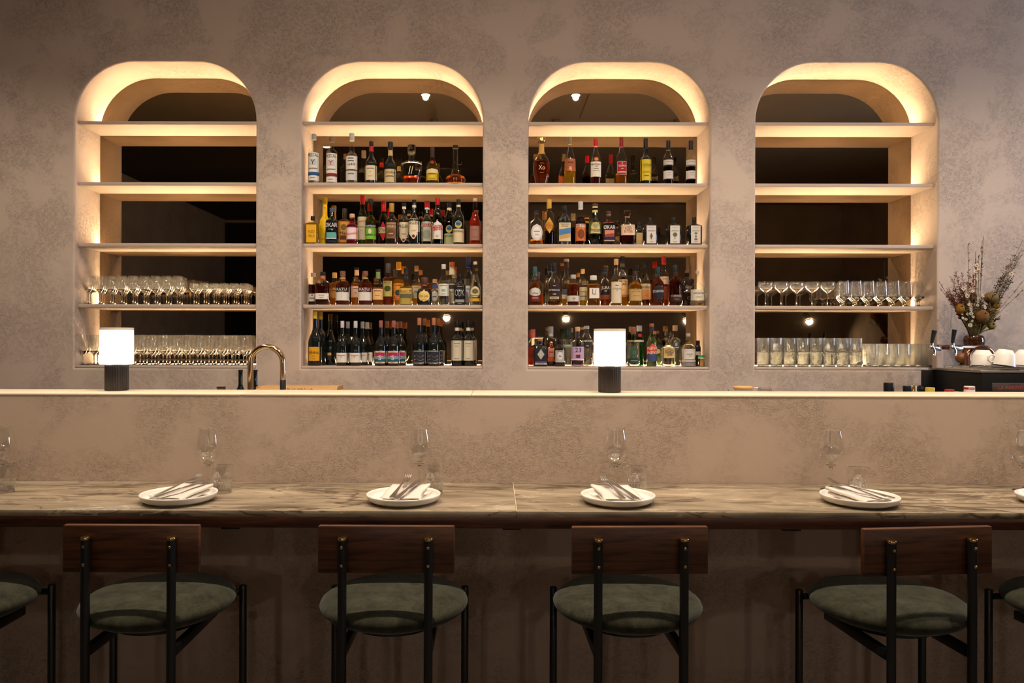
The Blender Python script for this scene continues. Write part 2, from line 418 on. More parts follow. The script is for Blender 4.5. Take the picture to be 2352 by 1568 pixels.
# ------------------------------------------------------------------ bar and counter
CT = 0.93; YCF, YCB = 2.339, 2.822; YBB = 3.055
BT = EYE - 0.1943
struct(MB().box(XL + 0.01, XR - 0.01, YCB, YBB - 0.01, 0, BT - 0.009).build('wall_bar', PL_BAR, smooth=False), 'textured plaster bar front behind the counter')
seams = [XL + 0.01, at(580, 900, 2.95).x, at(1085, 900, 2.95).x, XR - 0.01]
for k, nm in enumerate(('left end of the bar ledge, from behind the fluted lamp', 'short middle length of the bar ledge', 'long right length of the bar ledge')):
    tag(MB().box(seams[k] + 0.0005, seams[k + 1] - 0.0005, YCB - 0.002, YBB, BT - 0.0085, BT).build('bar_ledge', CREAM, bevel=0.003), 'cream stone slab, ' + nm, 'bar top', 'cream slabs of the bar ledge')
sx = at(1182, 1140, 2.55).x
for a, b, nm, jt in ((XL + 0.01, sx, 'left of the joint, under two place settings', 0), (sx, XR - 0.01, 'right of the joint, under two place settings', 1)):
    t = thing('counter_slab', 'brown veined marble counter slab ' + nm, 'counter', ((a + b) / 2, YCF, CT), 0, 'marble counter slabs')
    MB().box(a - (a + b) / 2 + 0.0001, b - (a + b) / 2 - 0.0001, 0, YCB - 0.002 - YCF, -0.019, 0).build('slab', STONE, t, bevel=0.0015)
    if jt: MB().box(a - (a + b) / 2 + 0.0002, a - (a + b) / 2 + 0.0022, 0.001, YCB - 0.004 - YCF, -0.001, 0.0002).build('joint_filler', flat((206, 188, 158)), t, smooth=False)
tag(MB().box(XL + 0.01, XR - 0.01, YCF + 0.012, YCF + 0.05, CT - 0.056, CT - 0.0195).build('counter_apron', WALNUT2, bevel=0.002), 'dark walnut apron rail under the marble counter', 'apron')
for k, px in enumerate((531, 1175, 1816)):
    p = at(px, 1214, YCF + 0.03)
    t = thing('counter_bracket', 'black steel bracket under the counter, ' + ('nearest the left stool', 'below the slab joint', 'left of the rightmost full stool')[k], 'bracket', (p.x, 0, 0), 0, 'counter brackets')
    MB().box(-0.028, 0.028, YCF + 0.02, YCB - 0.002, CT - 0.062, CT - 0.0565).build('plate', BLACKM, t, smooth=False)
    MB().box(-0.004, 0.004, YCB - 0.20, YCB - 0.002, CT - 0.075, CT - 0.0625).build('stiffener', BLACKM, t, smooth=False)
BENCH = 0.95
BENCH_M = pbr('bench_steel', (0.30, 0.29, 0.28), 0.4, 0.8)
for nm, y0, y1, lb in (('work_bench', YBB + 0.01, 4.20, 'steel work bench hidden behind the bar ledge'), ('back_bench', 4.45, YW - 0.005, 'steel back bench below the niches')):
    t = thing(nm, lb, 'bench')
    MB().box(XL + 0.02, XR - 0.02, y0, y1, BENCH - 0.04, BENCH).build('bench_top', BENCH_M, t, smooth=False)
    MB().box(XL + 0.02, XR - 0.02, y0 + 0.03, y1 - 0.03, 0.0, BENCH - 0.041).build('cabinet_front', BLACKM, t, smooth=False)
# ------------------------------------------------------------------ ceiling downlights and wall lamps
LENS = emis('lamp_lens', (1.0, 0.80, 0.55), 30.0)
FIX_M = pbr('fixture_grey', lin((120, 108, 92)), 0.6)
def downlight(x, y, power, where, size=110, tilt=0.0, zc=ZC):
    t = thing('ceiling_downlight', 'cylinder downlight on the ceiling ' + where, 'downlight', (x, y, zc), 0, 'ceiling downlights')
    MB().lathe([(0.048, -0.15), (0.048, -0.002)], 20).build('housing', FIX_M, t)
    MB().lathe([(0.040, -0.153), (0.040, -0.1505)], 20).build('lens', LENS, t)
    s = light('downlight_lamp', 'SPOT', (0, 0, -0.17), power, WARM, (tilt, 0, 0), spot_size=math.radians(size), spot_blend=1.0, shadow_soft_size=0.028)
    s.parent = t
YA, YBROW = 3.59, 1.66
wh = ['leftmost above the bar', 'second from left above the bar', 'third above the bar, mirrored in the second niche', 'fourth above the bar, mirrored in the third niche', 'fifth above the bar', 'rightmost above the bar']
for k, x in enumerate((-3.53, -2.09, -0.66, 0.77, 2.20, 3.63)): downlight(x, YA, SPOT_A * (0.6, 0.9, 1, 1, 1, 0.9)[k], wh[k], tilt=math.radians(20))
wh = ['leftmost above the stools', 'second from left above the stools', 'third above the stools', 'rightmost above the stools']
downlight(-2.03, YBROW, SPOT_B, 'behind the stools, mirrored in the second niche')
for k, x in enumerate((-2.05, -0.68, 0.69, 2.06)): downlight(x, 2.27, SPOT_C * (0.6, 1, 1, 0.9)[k], wh[k].replace('stools', 'counter'))
# track of spots hung in front of the bar, aimed at the wall
TY, TZ = 0.60, 3.50
tt = thing('light_track', 'black ceiling track rail hung in front of the bar', 'light track', (0, TY, TZ))
MB().box(-2.4, 3.6, -0.018, 0.018, 0.02, 0.05).build('rail', BLACKM, tt, smooth=False)
for x in (-2.2, -0.4, 1.6, 3.4): MB().tube([(x, 0, 0.0505), (x, 0, 3.648 - TZ)], 0.004, 6).build('hanger', BLACKM, tt)
for k, x in enumerate((-1.65, -0.65, 0.35, 1.35, 2.35, 3.35)):
    t = thing('track_spot', '%s black spotlight from the left on the ceiling track' % ['first', 'second', 'third', 'fourth', 'fifth', 'last'][k], 'spotlight', (x, TY, TZ), 0, 'spotlights on the ceiling track')
    d = (Vector((x * 1.0, YW, 1.8)) - Vector((x, TY, TZ - 0.05))).normalized(); q = Vector((0, 0, -1)).rotation_difference(d)
    Mx = Matrix.Translation((0, 0, -0.05)) @ q.to_matrix().to_4x4()
    MB().lathe([(0.032, -0.055), (0.032, 0.055)], 18, Mx).build('housing', BLACKM, t)
    MB().lathe([(0.026, -0.0575), (0.026, -0.0555)], 18, Mx).build('lens', LENS, t)
    MB().tube([(0, 0, 0.0195), (0, 0, -0.02)], 0.006, 6).build('arm', BLACKM, t)
    s = light('track_lamp', 'SPOT', Mx @ Vector((0, 0, -0.065)), SPOT_T, WARM, None, spot_size=math.radians(98), spot_blend=0.9, shadow_soft_size=0.025)
    s.rotation_euler = q.to_euler(); s.parent = t
YV = 2 * YM - YB
for k, (px, py) in enumerate(((1027, 729), (1298, 731), (1572, 735), (1850, 737))):
    p = at(px, py, YV)
    t = thing('wall_lamp', 'conical wall spot on the far wall, mirrored ' + ('beside the wine bottles', 'above the gin bottles', 'at the edge of the third niche', 'in the rightmost niche')[k], 'wall lamp', (p.x, YB, p.z), 0, 'wall lamps on the far wall')
    R = Matrix.Rotation(math.radians(35), 4, 'X')
    MB().lathe([(0.03, 0.10), (0.045, 0.08), (0.05, 0.03), (0.078, 0.0)], 20, Matrix.Translation((0, 0.16, 0.0)) @ R, cap0=False).build('shade', BLACKM, t)
    MB().lathe([(0.074, 0.004), (0.074, 0.007)], 20, Matrix.Translation((0, 0.16, 0.0)) @ R).build('lens', emis('wall_lamp_lens', (1, 0.82, 0.58), 14.0), t)
    MB().tube([(0, 0.02, 0.12), (0, 0.12, 0.11), (0, 0.15, 0.09)], 0.012).lathe([(0.05, 0), (0.05, 0.02)], 16, Matrix.Translation((0, 0.021, 0.12)) @ Matrix.Rotation(PI / 2, 4, 'X')).build('bracket', BLACKM, t)
    s = light('wall_lamp_light', 'SPOT', (0, 0.17, -0.012), WALL_LAMP, WARM, (math.radians(48), 0, 0), spot_size=math.radians(150), spot_blend=0.7, shadow_soft_size=0.05); s.parent = t
# ------------------------------------------------------------------ bottles
GLASSES = {
    'clear': (0.95, 0.96, 0.93), 'green': (0.22, 0.42, 0.10), 'dkgreen': (0.10, 0.20, 0.06), 'olive': (0.55, 0.55, 0.16), 'amberg': (0.60, 0.26, 0.06),
    'paleg': (0.80, 0.90, 0.74), 'frost': (0.80, 0.82, 0.84), 'pink': (0.95, 0.62, 0.50)}
DARK_G = pbr('dark_bottle_glass', (0.006, 0.008, 0.007), 0.06, 0.0, 0.6)
BLACK_G = pbr('black_bottle', (0.010, 0.010, 0.011), 0.12, 0.0, 0.5)
BROWN_G = pbr('brown_black_glass', (0.016, 0.008, 0.005), 0.07, 0.0, 0.6)
def liq(rgb):
    if rgb[0] > 105 and 0.34 < rgb[1] / rgb[0] < 0.75: rgb = (rgb[0], min(255, int(rgb[1] * 1.24)), rgb[2])
    name = 'liquid_%d_%d_%d' % rgb
    if name in MATS: return MATS[name]
    m, nt, out = new_mat(name); c = lin(rgb)
    g = N(nt, 'ShaderNodeBsdfGlass'); g.inputs['Color'].default_value = (*[v ** 0.55 for v in c], 1); g.inputs['IOR'].default_value = 1.34
    d = N(nt, 'ShaderNodeBsdfTranslucent'); d.inputs[0].default_value = (*c, 1)
    mx = N(nt, 'ShaderNodeMixShader'); mx.inputs[0].default_value = 0.35 if min(rgb) < 200 else 0.08
    nt.links.new(g.outputs[0], mx.inputs[1]); nt.links.new(d.outputs[0], mx.inputs[2]); nt.links.new(mx.outputs[0], out.inputs[0]); MATS[name] = m
    return m
AMB, AMB2, AMBD, RED, YEL, PALE, WAT, DKR, PINK = (214, 120, 38), (232, 160, 60), (150, 62, 16), (170, 30, 22), (236, 190, 40), (240, 220, 170), (245, 245, 240), (70, 22, 16), (240, 130, 80)
SHAPES = {  # neck bottom, body top (fractions from the top), neck half width / body half width
    'cyl': (0.36, 0.47, 0.38), 'burg': (0.28, 0.58, 0.32), 'bord': (0.30, 0.42, 0.38), 'cone': (0.22, 0.70, 0.36), 'squat': (0.42, 0.56, 0.34), 'slope': (0.30, 0.52, 0.34)}
STRIPS = {  # zoom origin, scale, base line, shelf height, place words
    '2A': (690, 290, 5.6, 725, SZ[1], 'top row, second niche'), '2B': (690, 430, 5.6, 728, SZ[2], 'second row, second niche'),
    '2C': (690, 570, 5.6, 731, SZ[3], 'third row, second niche'), '2D': (690, 705, 5.6, 755, SILL, 'bottom row, second niche'),
    '3A': (1205, 290, 5.47, 714, SZ[1], 'top row, third niche'), '3B': (1205, 430, 5.47, 716, SZ[2], 'second row, third niche'),
    '3C': (1205, 570, 5.47, 720, SZ[3], 'third row, third niche'), '3D': (1205, 705, 5.47, 746, SILL, 'bottom row, third niche')}
ROWY = [5.188, 5.276, 5.363]; PLACED = []
def smooth_profile(keys, n=5):
    """densify (z, r) keys with a smoothstep between them"""
    out = []
    for (z0, r0), (z1, r1) in zip(keys, keys[1:]):
        m = 1 if abs(r0 - r1) < 1e-5 else n
        for k in range(m):
            t = k / m; s = t * t * (3 - 2 * t); out.append((z0 + (z1 - z0) * t, r0 + (r1 - r0) * s))
    out.append(keys[-1]); return out
def interp(prof, z):
    for (z0, r0), (z1, r1) in zip(prof, prof[1:]):
        if z0 <= z <= z1 or z1 <= z <= z0:
            t = 0 if abs(z1 - z0) < 1e-9 else (z - z0) / (z1 - z0); return r0 + (r1 - r0) * t
    return prof[0][1] if z < prof[0][0] else prof[-1][1]
def sqf(n, R, rn, flatk):
    def rf(a, r):
        k = max(0.0, min(1.0, (r - rn) / max(1e-6, R - rn)))
        c, s = abs(math.cos(a)), abs(math.sin(a)) / (1 - (1 - flatk) * k)
        q = (c ** n + s ** n) ** (-1.0 / n) if n != 2 else (c * c + s * s) ** -0.5
        return 1 + (q - 1) * k
    return rf
def face_angle(rf, r, x):
    """angle round the bottle at which the surface lies x (share of r) off the centre line"""
    x = max(-0.985, min(0.985, x))
    if not rf: return -PI / 2 + math.asin(x)
    lo, hi = 0.0, math.radians(80); ax = abs(x)
    for _ in range(24):
        m = (lo + hi) / 2
        if math.sin(m) * rf(-PI / 2 + m, r) < ax: lo = m
        else: hi = m
    return -PI / 2 + (lo if x > 0 else -lo)
def patch(mb, prof, rf, z0, z1, hw, shape, off, cols=9, rows=None, skew=0.0):
    """a label: a strip of the surface pushed outwards, hw = visible half width share"""
    rows = rows or (2 if shape == 'rect' else 9); v = []; f = []
    R = max(interp(prof, z0), interp(prof, z1), interp(prof, (z0 + z1) / 2))
    for i in range(rows):
        t = i / (rows - 1); z = z0 + (z1 - z0) * t
        if shape == 'rect': k = 1.0
        elif shape == 'oval': k = math.sqrt(max(0.0, 1 - (2 * t - 1) ** 2)) or 0.02
        elif shape == 'diamond': k = max(0.03, 1 - abs(2 * t - 1))
        elif shape == 'shield': k = min(1.0, 0.12 + t * 2.6)
        elif shape == 'arch': k = math.sqrt(max(0.0, 1 - max(0.0, (t - 0.62) / 0.38) ** 2)) or 0.05
        for j in range(cols):
            s = -1 + 2 * j / (cols - 1); zz = z + skew * s
            r = interp(prof, zz); a = face_angle(rf, r, hw * k * s); q = rf(a, r) if rf else 1.0
            v.append(((r * q + off) * math.cos(a), (r * q + off) * math.sin(a), zz))
    for i in range(rows - 1):
        for j in range(cols - 1):
            f.append((i * cols + j, i * cols + j + 1, (i + 1) * cols + j + 1, (i + 1) * cols + j))
    mb.add(v, f)
def wrap_text(s, zc, h, maxw, prof, rf, off, skew=0.0):
    v, f, w = text_geo(s); sx = h
    if w * sx > maxw: sx = maxw / w
    out = []
    for x, y, _ in v:
        z = zc + y * h + skew * x * sx; r = interp(prof, z); a = face_angle(rf, r, x * sx / r)
        q = rf(a, r) if rf else 1.0
        out.append(((r * q + off) * math.cos(a), (r * q + off) * math.sin(a), z))
    return out, f
TINY = set('VICTORIA|JOVEN|Rosa|Alma|joven|CALVADOS|RESERVE|Confrerie|LIQUEUR|Benedict|LIMONE|Fam|ISLAND|MARASCHINO|DISTILLERIA|1887|ROSE|SPRITZ|MANUKA|SPICED|RUM|DARK RUM|APPLETON|ESTATE|DISTILLERS|COFFEY|GOLD|CASA|REPOSADO|Casamigos|TEQUILA|OCHO|PLATA|CRISTALINO|VODKA|GRAINSHAKER|SHIRAZ|2017|PINOT NOIR|MINIMUM|WINE|DEOSA|Vino|LANGHE|COGNAC|GRANDE|Grosperrin|Domaine|ARMAGNAC|LOT|PEDRO XIMENEZ|Sherry|Vermouth|ORANGE|MAIDENII|ORNABRAK|SICILIANO|BOLOGNA|BUSH|Bourbon|RYE|BOTTLED|WHISKY|the Balvenie|12|NIKKA|RED|blended malt|NOVA|DISTILLERY|LONDON DRY|Sloe|MONKEY|47|ROOTS|FOUR PILLARS|ARCHIE|THREE|AMBLESIDE|OKAR|CC|Don'.split('|')) - {'MONKEY'}
def bottle(strip, x, top, w, shape='cyl', gl='clear', liquid=None, fill=0.45, cap=((20, 18, 18), 0.12), labels=(), texts=(), desc='', row=0,
           sq=2, fl=1.0, prof=None, neckw=None, nb=None, bt=None, capw=1.15, ring=None, name='liquor_bottle', cat='bottle', capmat=None, group=None, full=None, seal=None):
    x0, y0, sc, zb, shelf, place = STRIPS[strip]
    Y = ROWY[row]; px = x0 + x / sc; p = at(px, y0 + top / sc, Y)
    R = 0.5 * w / sc * Y / F * 0.97; Hh = p.z - shelf
    for _ in range(60):                                   # slide back until it stands clear of its neighbours
        if all((p.x - q[0]) ** 2 + (Y - q[1]) ** 2 > (R + q[2]) ** 2 for q in PLACED if q[3] == strip) or Y + R > 5.415: break
        Y += 0.004; p = at(px, y0 + top / sc, Y); R = 0.5 * w / sc * Y / F * 0.97
    PLACED.append((p.x, Y, R, strip)); Hh = p.z - shelf
    Zof = lambda zy: max(0.0, Hh * (1 - (zy - top) / (zb - top)))
    t = thing(name, full or (desc + ', ' + place), cat, (p.x, Y, shelf + 0.0008), 0, group or ('bottles on the shelves of the ' + place.split(' ')[-2] + ' niche'))
    capc, capf = cap
    if prof:   # explicit outline in zoom pixels: (y, half width)
        keys = [(Zof(zy), hwid / sc * Y / F) for zy, hwid in prof]; keys.sort()
        R = max(k[1] for k in keys); rn = keys[-1][1]
    else:
        fnb, fbt, fnw = SHAPES[shape]
        nbz = Hh * (1 - (nb and (nb - top) / (zb - top) or fnb)); btz = Hh * (1 - (bt and (bt - top) / (zb - top) or fbt))
        rn = neckw * 0.5 / sc * Y / F if neckw else R * fnw
        keys = [(0.0, R * 0.93), (Hh * 0.015, R), (btz, R), (nbz, rn), (Hh * (1 - capf), rn * 0.92)]
    pr = smooth_profile(keys)
    if sq != 2 or fl != 1.0: rf = sqf(sq, R, rn, fl)
    else: rf = None
    nseg = 32 if rf else 24
    lathe_pr = [(r, z) for z, r in pr]
    opaque = {'dark': DARK_G, 'black': BLACK_G, 'brown': BROWN_G}
    gm = opaque.get(gl) or (flat(gl[1], 0.25) if isinstance(gl, tuple) else shell('bottle_glass_' + gl, GLASSES[gl], 0.045))
    MB().lathe(lathe_pr, nseg, rf=rf).build('glass_body', gm, t, sharp=60)
    if liquid and gl not in opaque:
        zf = Hh * (1 - fill)
        lp = [(max(0.002, r - 0.0016), max(z, 0.004)) for z, r in pr if z < zf] + [(max(0.002, interp(pr, zf) - 0.0016), zf)]
        if len(lp) > 1: MB().lathe(lp, nseg, rf=rf).build('liquid', liq(liquid), t, sharp=50)
    rc = interp(pr, Hh * (1 - capf)) * capw; z0 = Hh * (1 - capf) - 0.004
    cm = capmat or flat(capc, 0.4)
    MB().lathe([(rc * 0.97, z0), (rc, z0 + 0.002), (rc, Hh - 0.003), (rc * 0.93, Hh)], 18).build('cap', cm, t)
    if ring:   # neck ring / foil: (colour, y0, y1)
        for rg in (ring if isinstance(ring, list) else [ring]):
            zr0, zr1 = Zof(rg[2]), Zof(rg[1])
            zs = [zr0 + (zr1 - zr0) * q / 4 for q in range(5)]
            MB().lathe([(interp(pr, z) + 0.0007, z) for z in zs], 18, cap0=False, cap1=False).build('neck_band', flat(rg[0], 0.5), t)
    lab = None
    for k, L in enumerate(labels):
        sh, ya, yb, hw, col = L[:5]; skew = L[5] if len(L) > 5 else 0.0
        mb = MB(); patch(mb, pr, rf, Zof(yb), Zof(ya), hw, sh, 0.0006 + 0.00035 * k, skew=skew)
        o = mb.build('paper_label', flat(col, 0.65), lab or t, sharp=0)
        if lab is None: lab = o
    for T in texts:
        s, yc, hh, col = T[:4]; mw = T[4] if len(T) > 4 else w * 0.86
        if s in TINY:                                     # print too small to read: a fine ruled line
            mb = MB(); patch(mb, pr, rf, Zof(yc + hh * 0.22), Zof(yc - hh * 0.22), min(0.9, mw * 0.85 / w), 'rect', 0.0012 + 0.00035 * len(labels))
            mb.build('print_line', flat(tuple(int(c * 0.75 + 40) for c in col), 0.6), lab or t, sharp=0); continue
        v, f = wrap_text(s, Zof(yc), hh / sc * Y / F, mw / sc * Y / F, pr, rf, 0.0012 + 0.00035 * len(labels), T[5] if len(T) > 5 else 0.0)
        MB().add(v, f).build('lettering', flat(col, 0.6), lab or t, smooth=False)
    return t
WH, CR, BK, GD, TAN = (226, 220, 210), (222, 206, 172), (24, 22, 22), (176, 132, 56), (170, 130, 92)
GREYC, REDC, BROWNC = (168, 164, 158), (176, 28, 30), (96, 60, 38)
S = '2A'
bottle(S, 175, 105, 147, 'cyl', 'clear', WAT, 0.42, ((150, 152, 150), 0.10), [('rect', 345, 695, 0.97, WH), ('rect', 588, 632, 0.97, (40, 84, 130)), ('rect', 425, 505, 0.6, (196, 196, 194))],
       [('MEZCAL', 378, 40, BK), ('Y', 465, 62, (20, 70, 66)), ('VICTORIA', 545, 32, (120, 112, 104)), ('JOVEN', 660, 18, (120, 112, 104), 70)], 'clear mezcal bottle, white label with blue band', neckw=58, nb=270, bt=320)
bottle(S, 405, 138, 147, 'cyl', 'clear', WAT, 0.42, ((120, 96, 78), 0.10), [('rect', 355, 712, 0.97, WH), ('rect', 603, 645, 0.97, (130, 42, 34)), ('rect', 437, 515, 0.6, (200, 190, 186))],
       [('MEZCAL', 390, 40, BK), ('Y', 475, 60, (160, 50, 34)), ('VICTORIA', 555, 32, (120, 112, 104)), ('JOVEN', 680, 18, (120, 112, 104), 70)], 'clear mezcal bottle, white label with red band', neckw=58, nb=280, bt=335)
bottle(S, 662, 92, 152, 'cyl', 'clear', WAT, 0.40, ((186, 184, 180), 0.14), [('rect', 388, 555, 0.97, WH), ('rect', 572, 690, 0.95, (206, 202, 196)), ('oval', 318, 362, 0.34, (96, 70, 60))],
       [('Rosa', 418, 26, BK, 80), ('1649', 492, 36, BK, 110), ('Alma', 450, 22, BK, 90), ('joven', 610, 24, (90, 84, 80), 90)], 'tall clear bottle with grey cap and 1649 label', neckw=62, nb=310, bt=385)
bottle(S, 912, 200, 160, 'bord', 'dark', None, 0, (BK, 0.10), [('rect', 508, 688, 0.96, CR)], [('CALVADOS', 545, 18, (90, 74, 60), 110), ('RESERVE', 640, 12, (120, 100, 80), 70), ('+', 588, 26, (110, 86, 60))],
       'dark bottle, cream label, red strip on black neck', neckw=56, nb=360, bt=480, ring=((170, 40, 36), 250, 325))
bottle(S, 1158, 205, 155, 'bord', 'dark', None, 0, (BK, 0.17), [('rect', 552, 715, 0.96, (208, 184, 134))], [('Calvados', 590, 34, BK, 125), ('Confrerie', 640, 26, BK, 120)],
       'dark bottle, beige neck tag and Calvados label', neckw=58, nb=385, bt=500, ring=((196, 170, 112), 310, 378), capw=1.3)
bottle(S, 1430, 245, 285, gl='clear', liquid=AMBD, fill=0.82, cap=((230, 226, 216), 0.22), prof=[(727, 100), (715, 106), (640, 118), (530, 138), (492, 140), (470, 132), (450, 90), (436, 40), (380, 38), (350, 34)],
       texts=[('//', 570, 100, (214, 196, 150), 60)], desc='broad shouldered clear decanter, little amber left', sq=3, fl=0.6, capmat=glass('stopper_glass', (0.97, 0.97, 0.95)), capw=1.5)
bottle(S, 1700, 275, 165, 'cone', 'olive', (170, 140, 30), 0.5, ((70, 44, 34), 0.07), [('rect', 585, 690, 0.96, (214, 182, 44)), ('arch', 548, 600, 0.9, (222, 206, 160)), ('oval', 440, 492, 0.42, (150, 44, 28))],
       [('Benedict', 612, 22, (90, 40, 24), 110), ('LIQUEUR', 668, 14, (120, 80, 30), 90)], 'olive green tapering bottle with yellow label', neckw=50, nb=400, bt=540, ring=((58, 34, 30), 282, 400))
bottle(S, 1995, 250, 265, gl='clear', liquid=AMBD, fill=0.76, cap=((26, 20, 18), 0.06), prof=[(727, 112), (715, 126), (672, 132), (640, 120), (615, 78), (604, 40), (590, 48), (565, 50), (545, 38), (420, 33), (280, 31)],
       texts=[('|||', 690, 46, (200, 186, 150), 60)], desc='long necked clear decanter with round amber base', capw=1.3)
S = '2B'
bottle(S, 160, 375, 180, 'squat', 'clear', (238, 168, 20), 0.24, (BK, 0.12), [('rect', 490, 712, 0.72, (226, 168, 30))], [('YUZU', 578, 32, BK, 84), ('CELLO', 632, 32, BK, 84)], 'squat square bottle of yellow citrus liqueur', sq=6, neckw=52, nb=430, bt=480)
bottle(S, 315, 140, 138, 'bord', ('p', (228, 184, 20)), None, 0, ((206, 160, 20), 0.11), [], [('Fam', 265, 26, (150, 60, 20), 44), ('LIMONE', 650, 30, (210, 130, 20), 90)], 'tall opaque yellow bottle with long neck', neckw=62, nb=350, bt=430, row=1)
bottle(S, 410, 268, 165, 'squat', 'dark', None, 0, ((70, 84, 98), 0.10), [('rect', 425, 712, 0.97, (26, 30, 48)), ('rect', 585, 660, 0.74, (92, 168, 158)), ('rect', 655, 668, 0.78, (200, 200, 204))],
       [('ØKAR', 492, 52, WH, 148), ('ISLAND', 545, 20, (120, 130, 150), 80)], 'navy bottle with bold white letters and teal picture', row=0, sq=3, neckw=62, nb=390, bt=440)
bottle(S, 570, 275, 150, 'cyl', 'clear', (226, 120, 26), 0.30, ((44, 34, 28), 0.24), [('rect', 440, 690, 0.97, (206, 148, 66)), ('oval', 470, 545, 0.5, (120, 96, 40)), ('rect', 610, 660, 0.6, (110, 56, 22))],
       [('Mac', 580, 40, BK, 90)], 'orange labelled bottle with dark ornate stopper', sq=4, neckw=66, nb=405, bt=430, row=1, capw=1.0)
bottle(S, 667, 345, 152, 'squat', 'pink', (226, 40, 44), 0.26, ((196, 160, 130), 0.10), [('rect', 520, 670, 0.97, (232, 208, 204)), ('rect', 512, 522, 0.98, (96, 60, 130)), ('rect', 668, 680, 0.98, (96, 60, 130))],
       [('Rosonella', 595, 34, (190, 50, 60), 125, 0.12)], 'squat red bottle with wood stopper and pink label', neckw=66, nb=450, bt=500)
bottle(S, 800, 108, 128, 'slope', 'green', (150, 140, 60), 0.4, (REDC, 0.16), [('rect', 375, 655, 0.97, (206, 194, 160))], [('LUXARDO', 432, 26, (170, 40, 30), 105), ('O', 540, 26, (120, 110, 80)), ('MARASCHINO', 500, 16, (110, 100, 76), 100)], 'tall bottle, red cap, long pale label', row=1, neckw=62, nb=260, bt=372)
bottle(S, 905, 155, 145, 'cyl', 'olive', (190, 180, 30), 0.36, (BK, 0.09), [('rect', 480, 522, 0.98, (20, 24, 20)), ('rect', 522, 610, 0.98, (110, 164, 52)), ('rect', 622, 668, 0.98, (120, 172, 58)), ('oval', 535, 602, 0.28, (206, 206, 160))],
       [('CHARTREUSE', 502, 24, WH, 125)], 'yellow-green bottle, bright green banded label', neckw=62, nb=350, bt=430)
bottle(S, 1072, 180, 132, 'slope', 'dkgreen', (40, 70, 20), 0.35, (REDC, 0.22), [('diamond', 435, 670, 0.98, (176, 32, 40)), ('rect', 505, 575, 0.98, (206, 190, 150))], [('CYNAR', 540, 48, (20, 60, 44), 118)], 'green bottle with red cap and red diamond label', neckw=58, nb=310, bt=420, row=1)
bottle(S, 1175, 208, 165, 'squat', 'brown', None, 0, (GD, 0.20), [('rect', 455, 660, 0.98, (128, 92, 60)), ('oval', 540, 640, 0.6, (104, 70, 44))], [('DISTILLERIA', 470, 16, (214, 190, 140), 135), ('AMARO', 510, 34, (220, 196, 150), 110), ('1887', 600, 30, (196, 160, 110), 70)],
       'brown black bottle, gold cap, tan printed label', neckw=62, nb=340, bt=440)
for xx, tt, ww, rw, dd in ((1335, 203, 142, 1, 'smaller dark bottle with cream shield label'), (1463, 165, 152, 0, 'dark bottle with tall cream shield label')):
    k = 35 if rw else 0
    bottle(S, xx, tt, ww, 'bord', 'dark', None, 0, (BK, 0.06), [('shield', 410 + k, 665 + k * 0.6, 0.97, (224, 208, 178)), ('oval', 608 + k, 650 + k * 0.7, 0.26, (120, 30, 24))],
           [('VAGLIENI', 460 + k, 44, BK, 132), ('AMARO', 560 + k * 0.8, 18, (150, 130, 100), 60)], dd, row=rw, neckw=52, nb=345, bt=430, ring=((214, 206, 190), 232 + k * 0.5, 262 + k * 0.5))
bottle(S, 1630, 180, 145, 'bord', 'dark', None, 0, (REDC, 0.13), [('rect', 435, 675, 0.97, (190, 186, 170)), ('rect', 462, 498, 0.98, (150, 34, 34)), ('oval', 530, 650, 0.7, (150, 156, 140))], [('BRAULIO', 480, 30, WH, 122)],
       'dark bottle, red cap, grey label with red band', neckw=62, nb=345, bt=425, ring=((206, 196, 190), 262, 284), row=1)
bottle(S, 1766, 140, 136, 'slope', 'dkgreen', (30, 30, 12), 0.40, (REDC, 0.14), [('arch', 435, 665, 0.97, (222, 212, 200)), ('rect', 488, 556, 0.98, (176, 30, 34), 0.004)], [('PUNT', 505, 32, WH, 90, 0.1), ('E MES', 542, 32, WH, 100, 0.1), ('o', 620, 40, (120, 110, 100))],
       'dark green bottle, red cap, label with slanted red band', neckw=56, nb=235, bt=400, row=0)
for xx, tt, ww, rw, dd, gg, lc, tx in ((1915, 200, 132, 1, 'green bottle with round eagle medal and pale green label', 'dkgreen', (168, 178, 130), 'BRANCA MENTA'), (2035, 158, 146, 0, 'dark bottle with round eagle medal and cream label', 'dark', (212, 196, 160), 'FERNET-BRANCA')):
    k = 45 if rw else 0
    bottle(S, xx, tt, ww, 'slope', gg, (30, 60, 16), 0.35, (BK, 0.11), [('oval', 432 + k, 530 + k, 0.62, (196, 176, 90)), ('rect', 535 + k, 705, 0.97, lc), ('oval', 440 + k, 500 + k, 0.44, (60, 110, 150))], [(tx, 566 + k, 28, BK, 124), ('~', 470 + k, 60, BK, 60)], dd,
           row=rw, neckw=54, nb=265, bt=410, ring=((216, 200, 160), 228 + k * 0.8, 256 + k * 0.8))
bottle(S, 2245, 145, 160, 'cone', 'pink', (240, 96, 40), 0.30, ((196, 170, 150), 0.05), [('rect', 500, 680, 0.8, (150, 106, 94))], [('ROSE', 545, 16, (110, 70, 62), 70), ('SPRITZ', 640, 14, (110, 70, 62), 80)], 'slender tapering bottle of orange pink aperitif', neckw=58, nb=290, bt=500)
S = '2C'
bottle(S, 165, 320, 118, 'squat', 'clear', DKR, 0.36, ((150, 140, 128), 0.10), [('rect', 585, 682, 0.97, WH), ('rect', 596, 612, 0.2, (190, 50, 36))], [('MANUKA', 640, 16, BK, 80)], 'dark rum bottle beside the niche edge, white low label', sq=4, neckw=60, nb=440, bt=470, row=1)
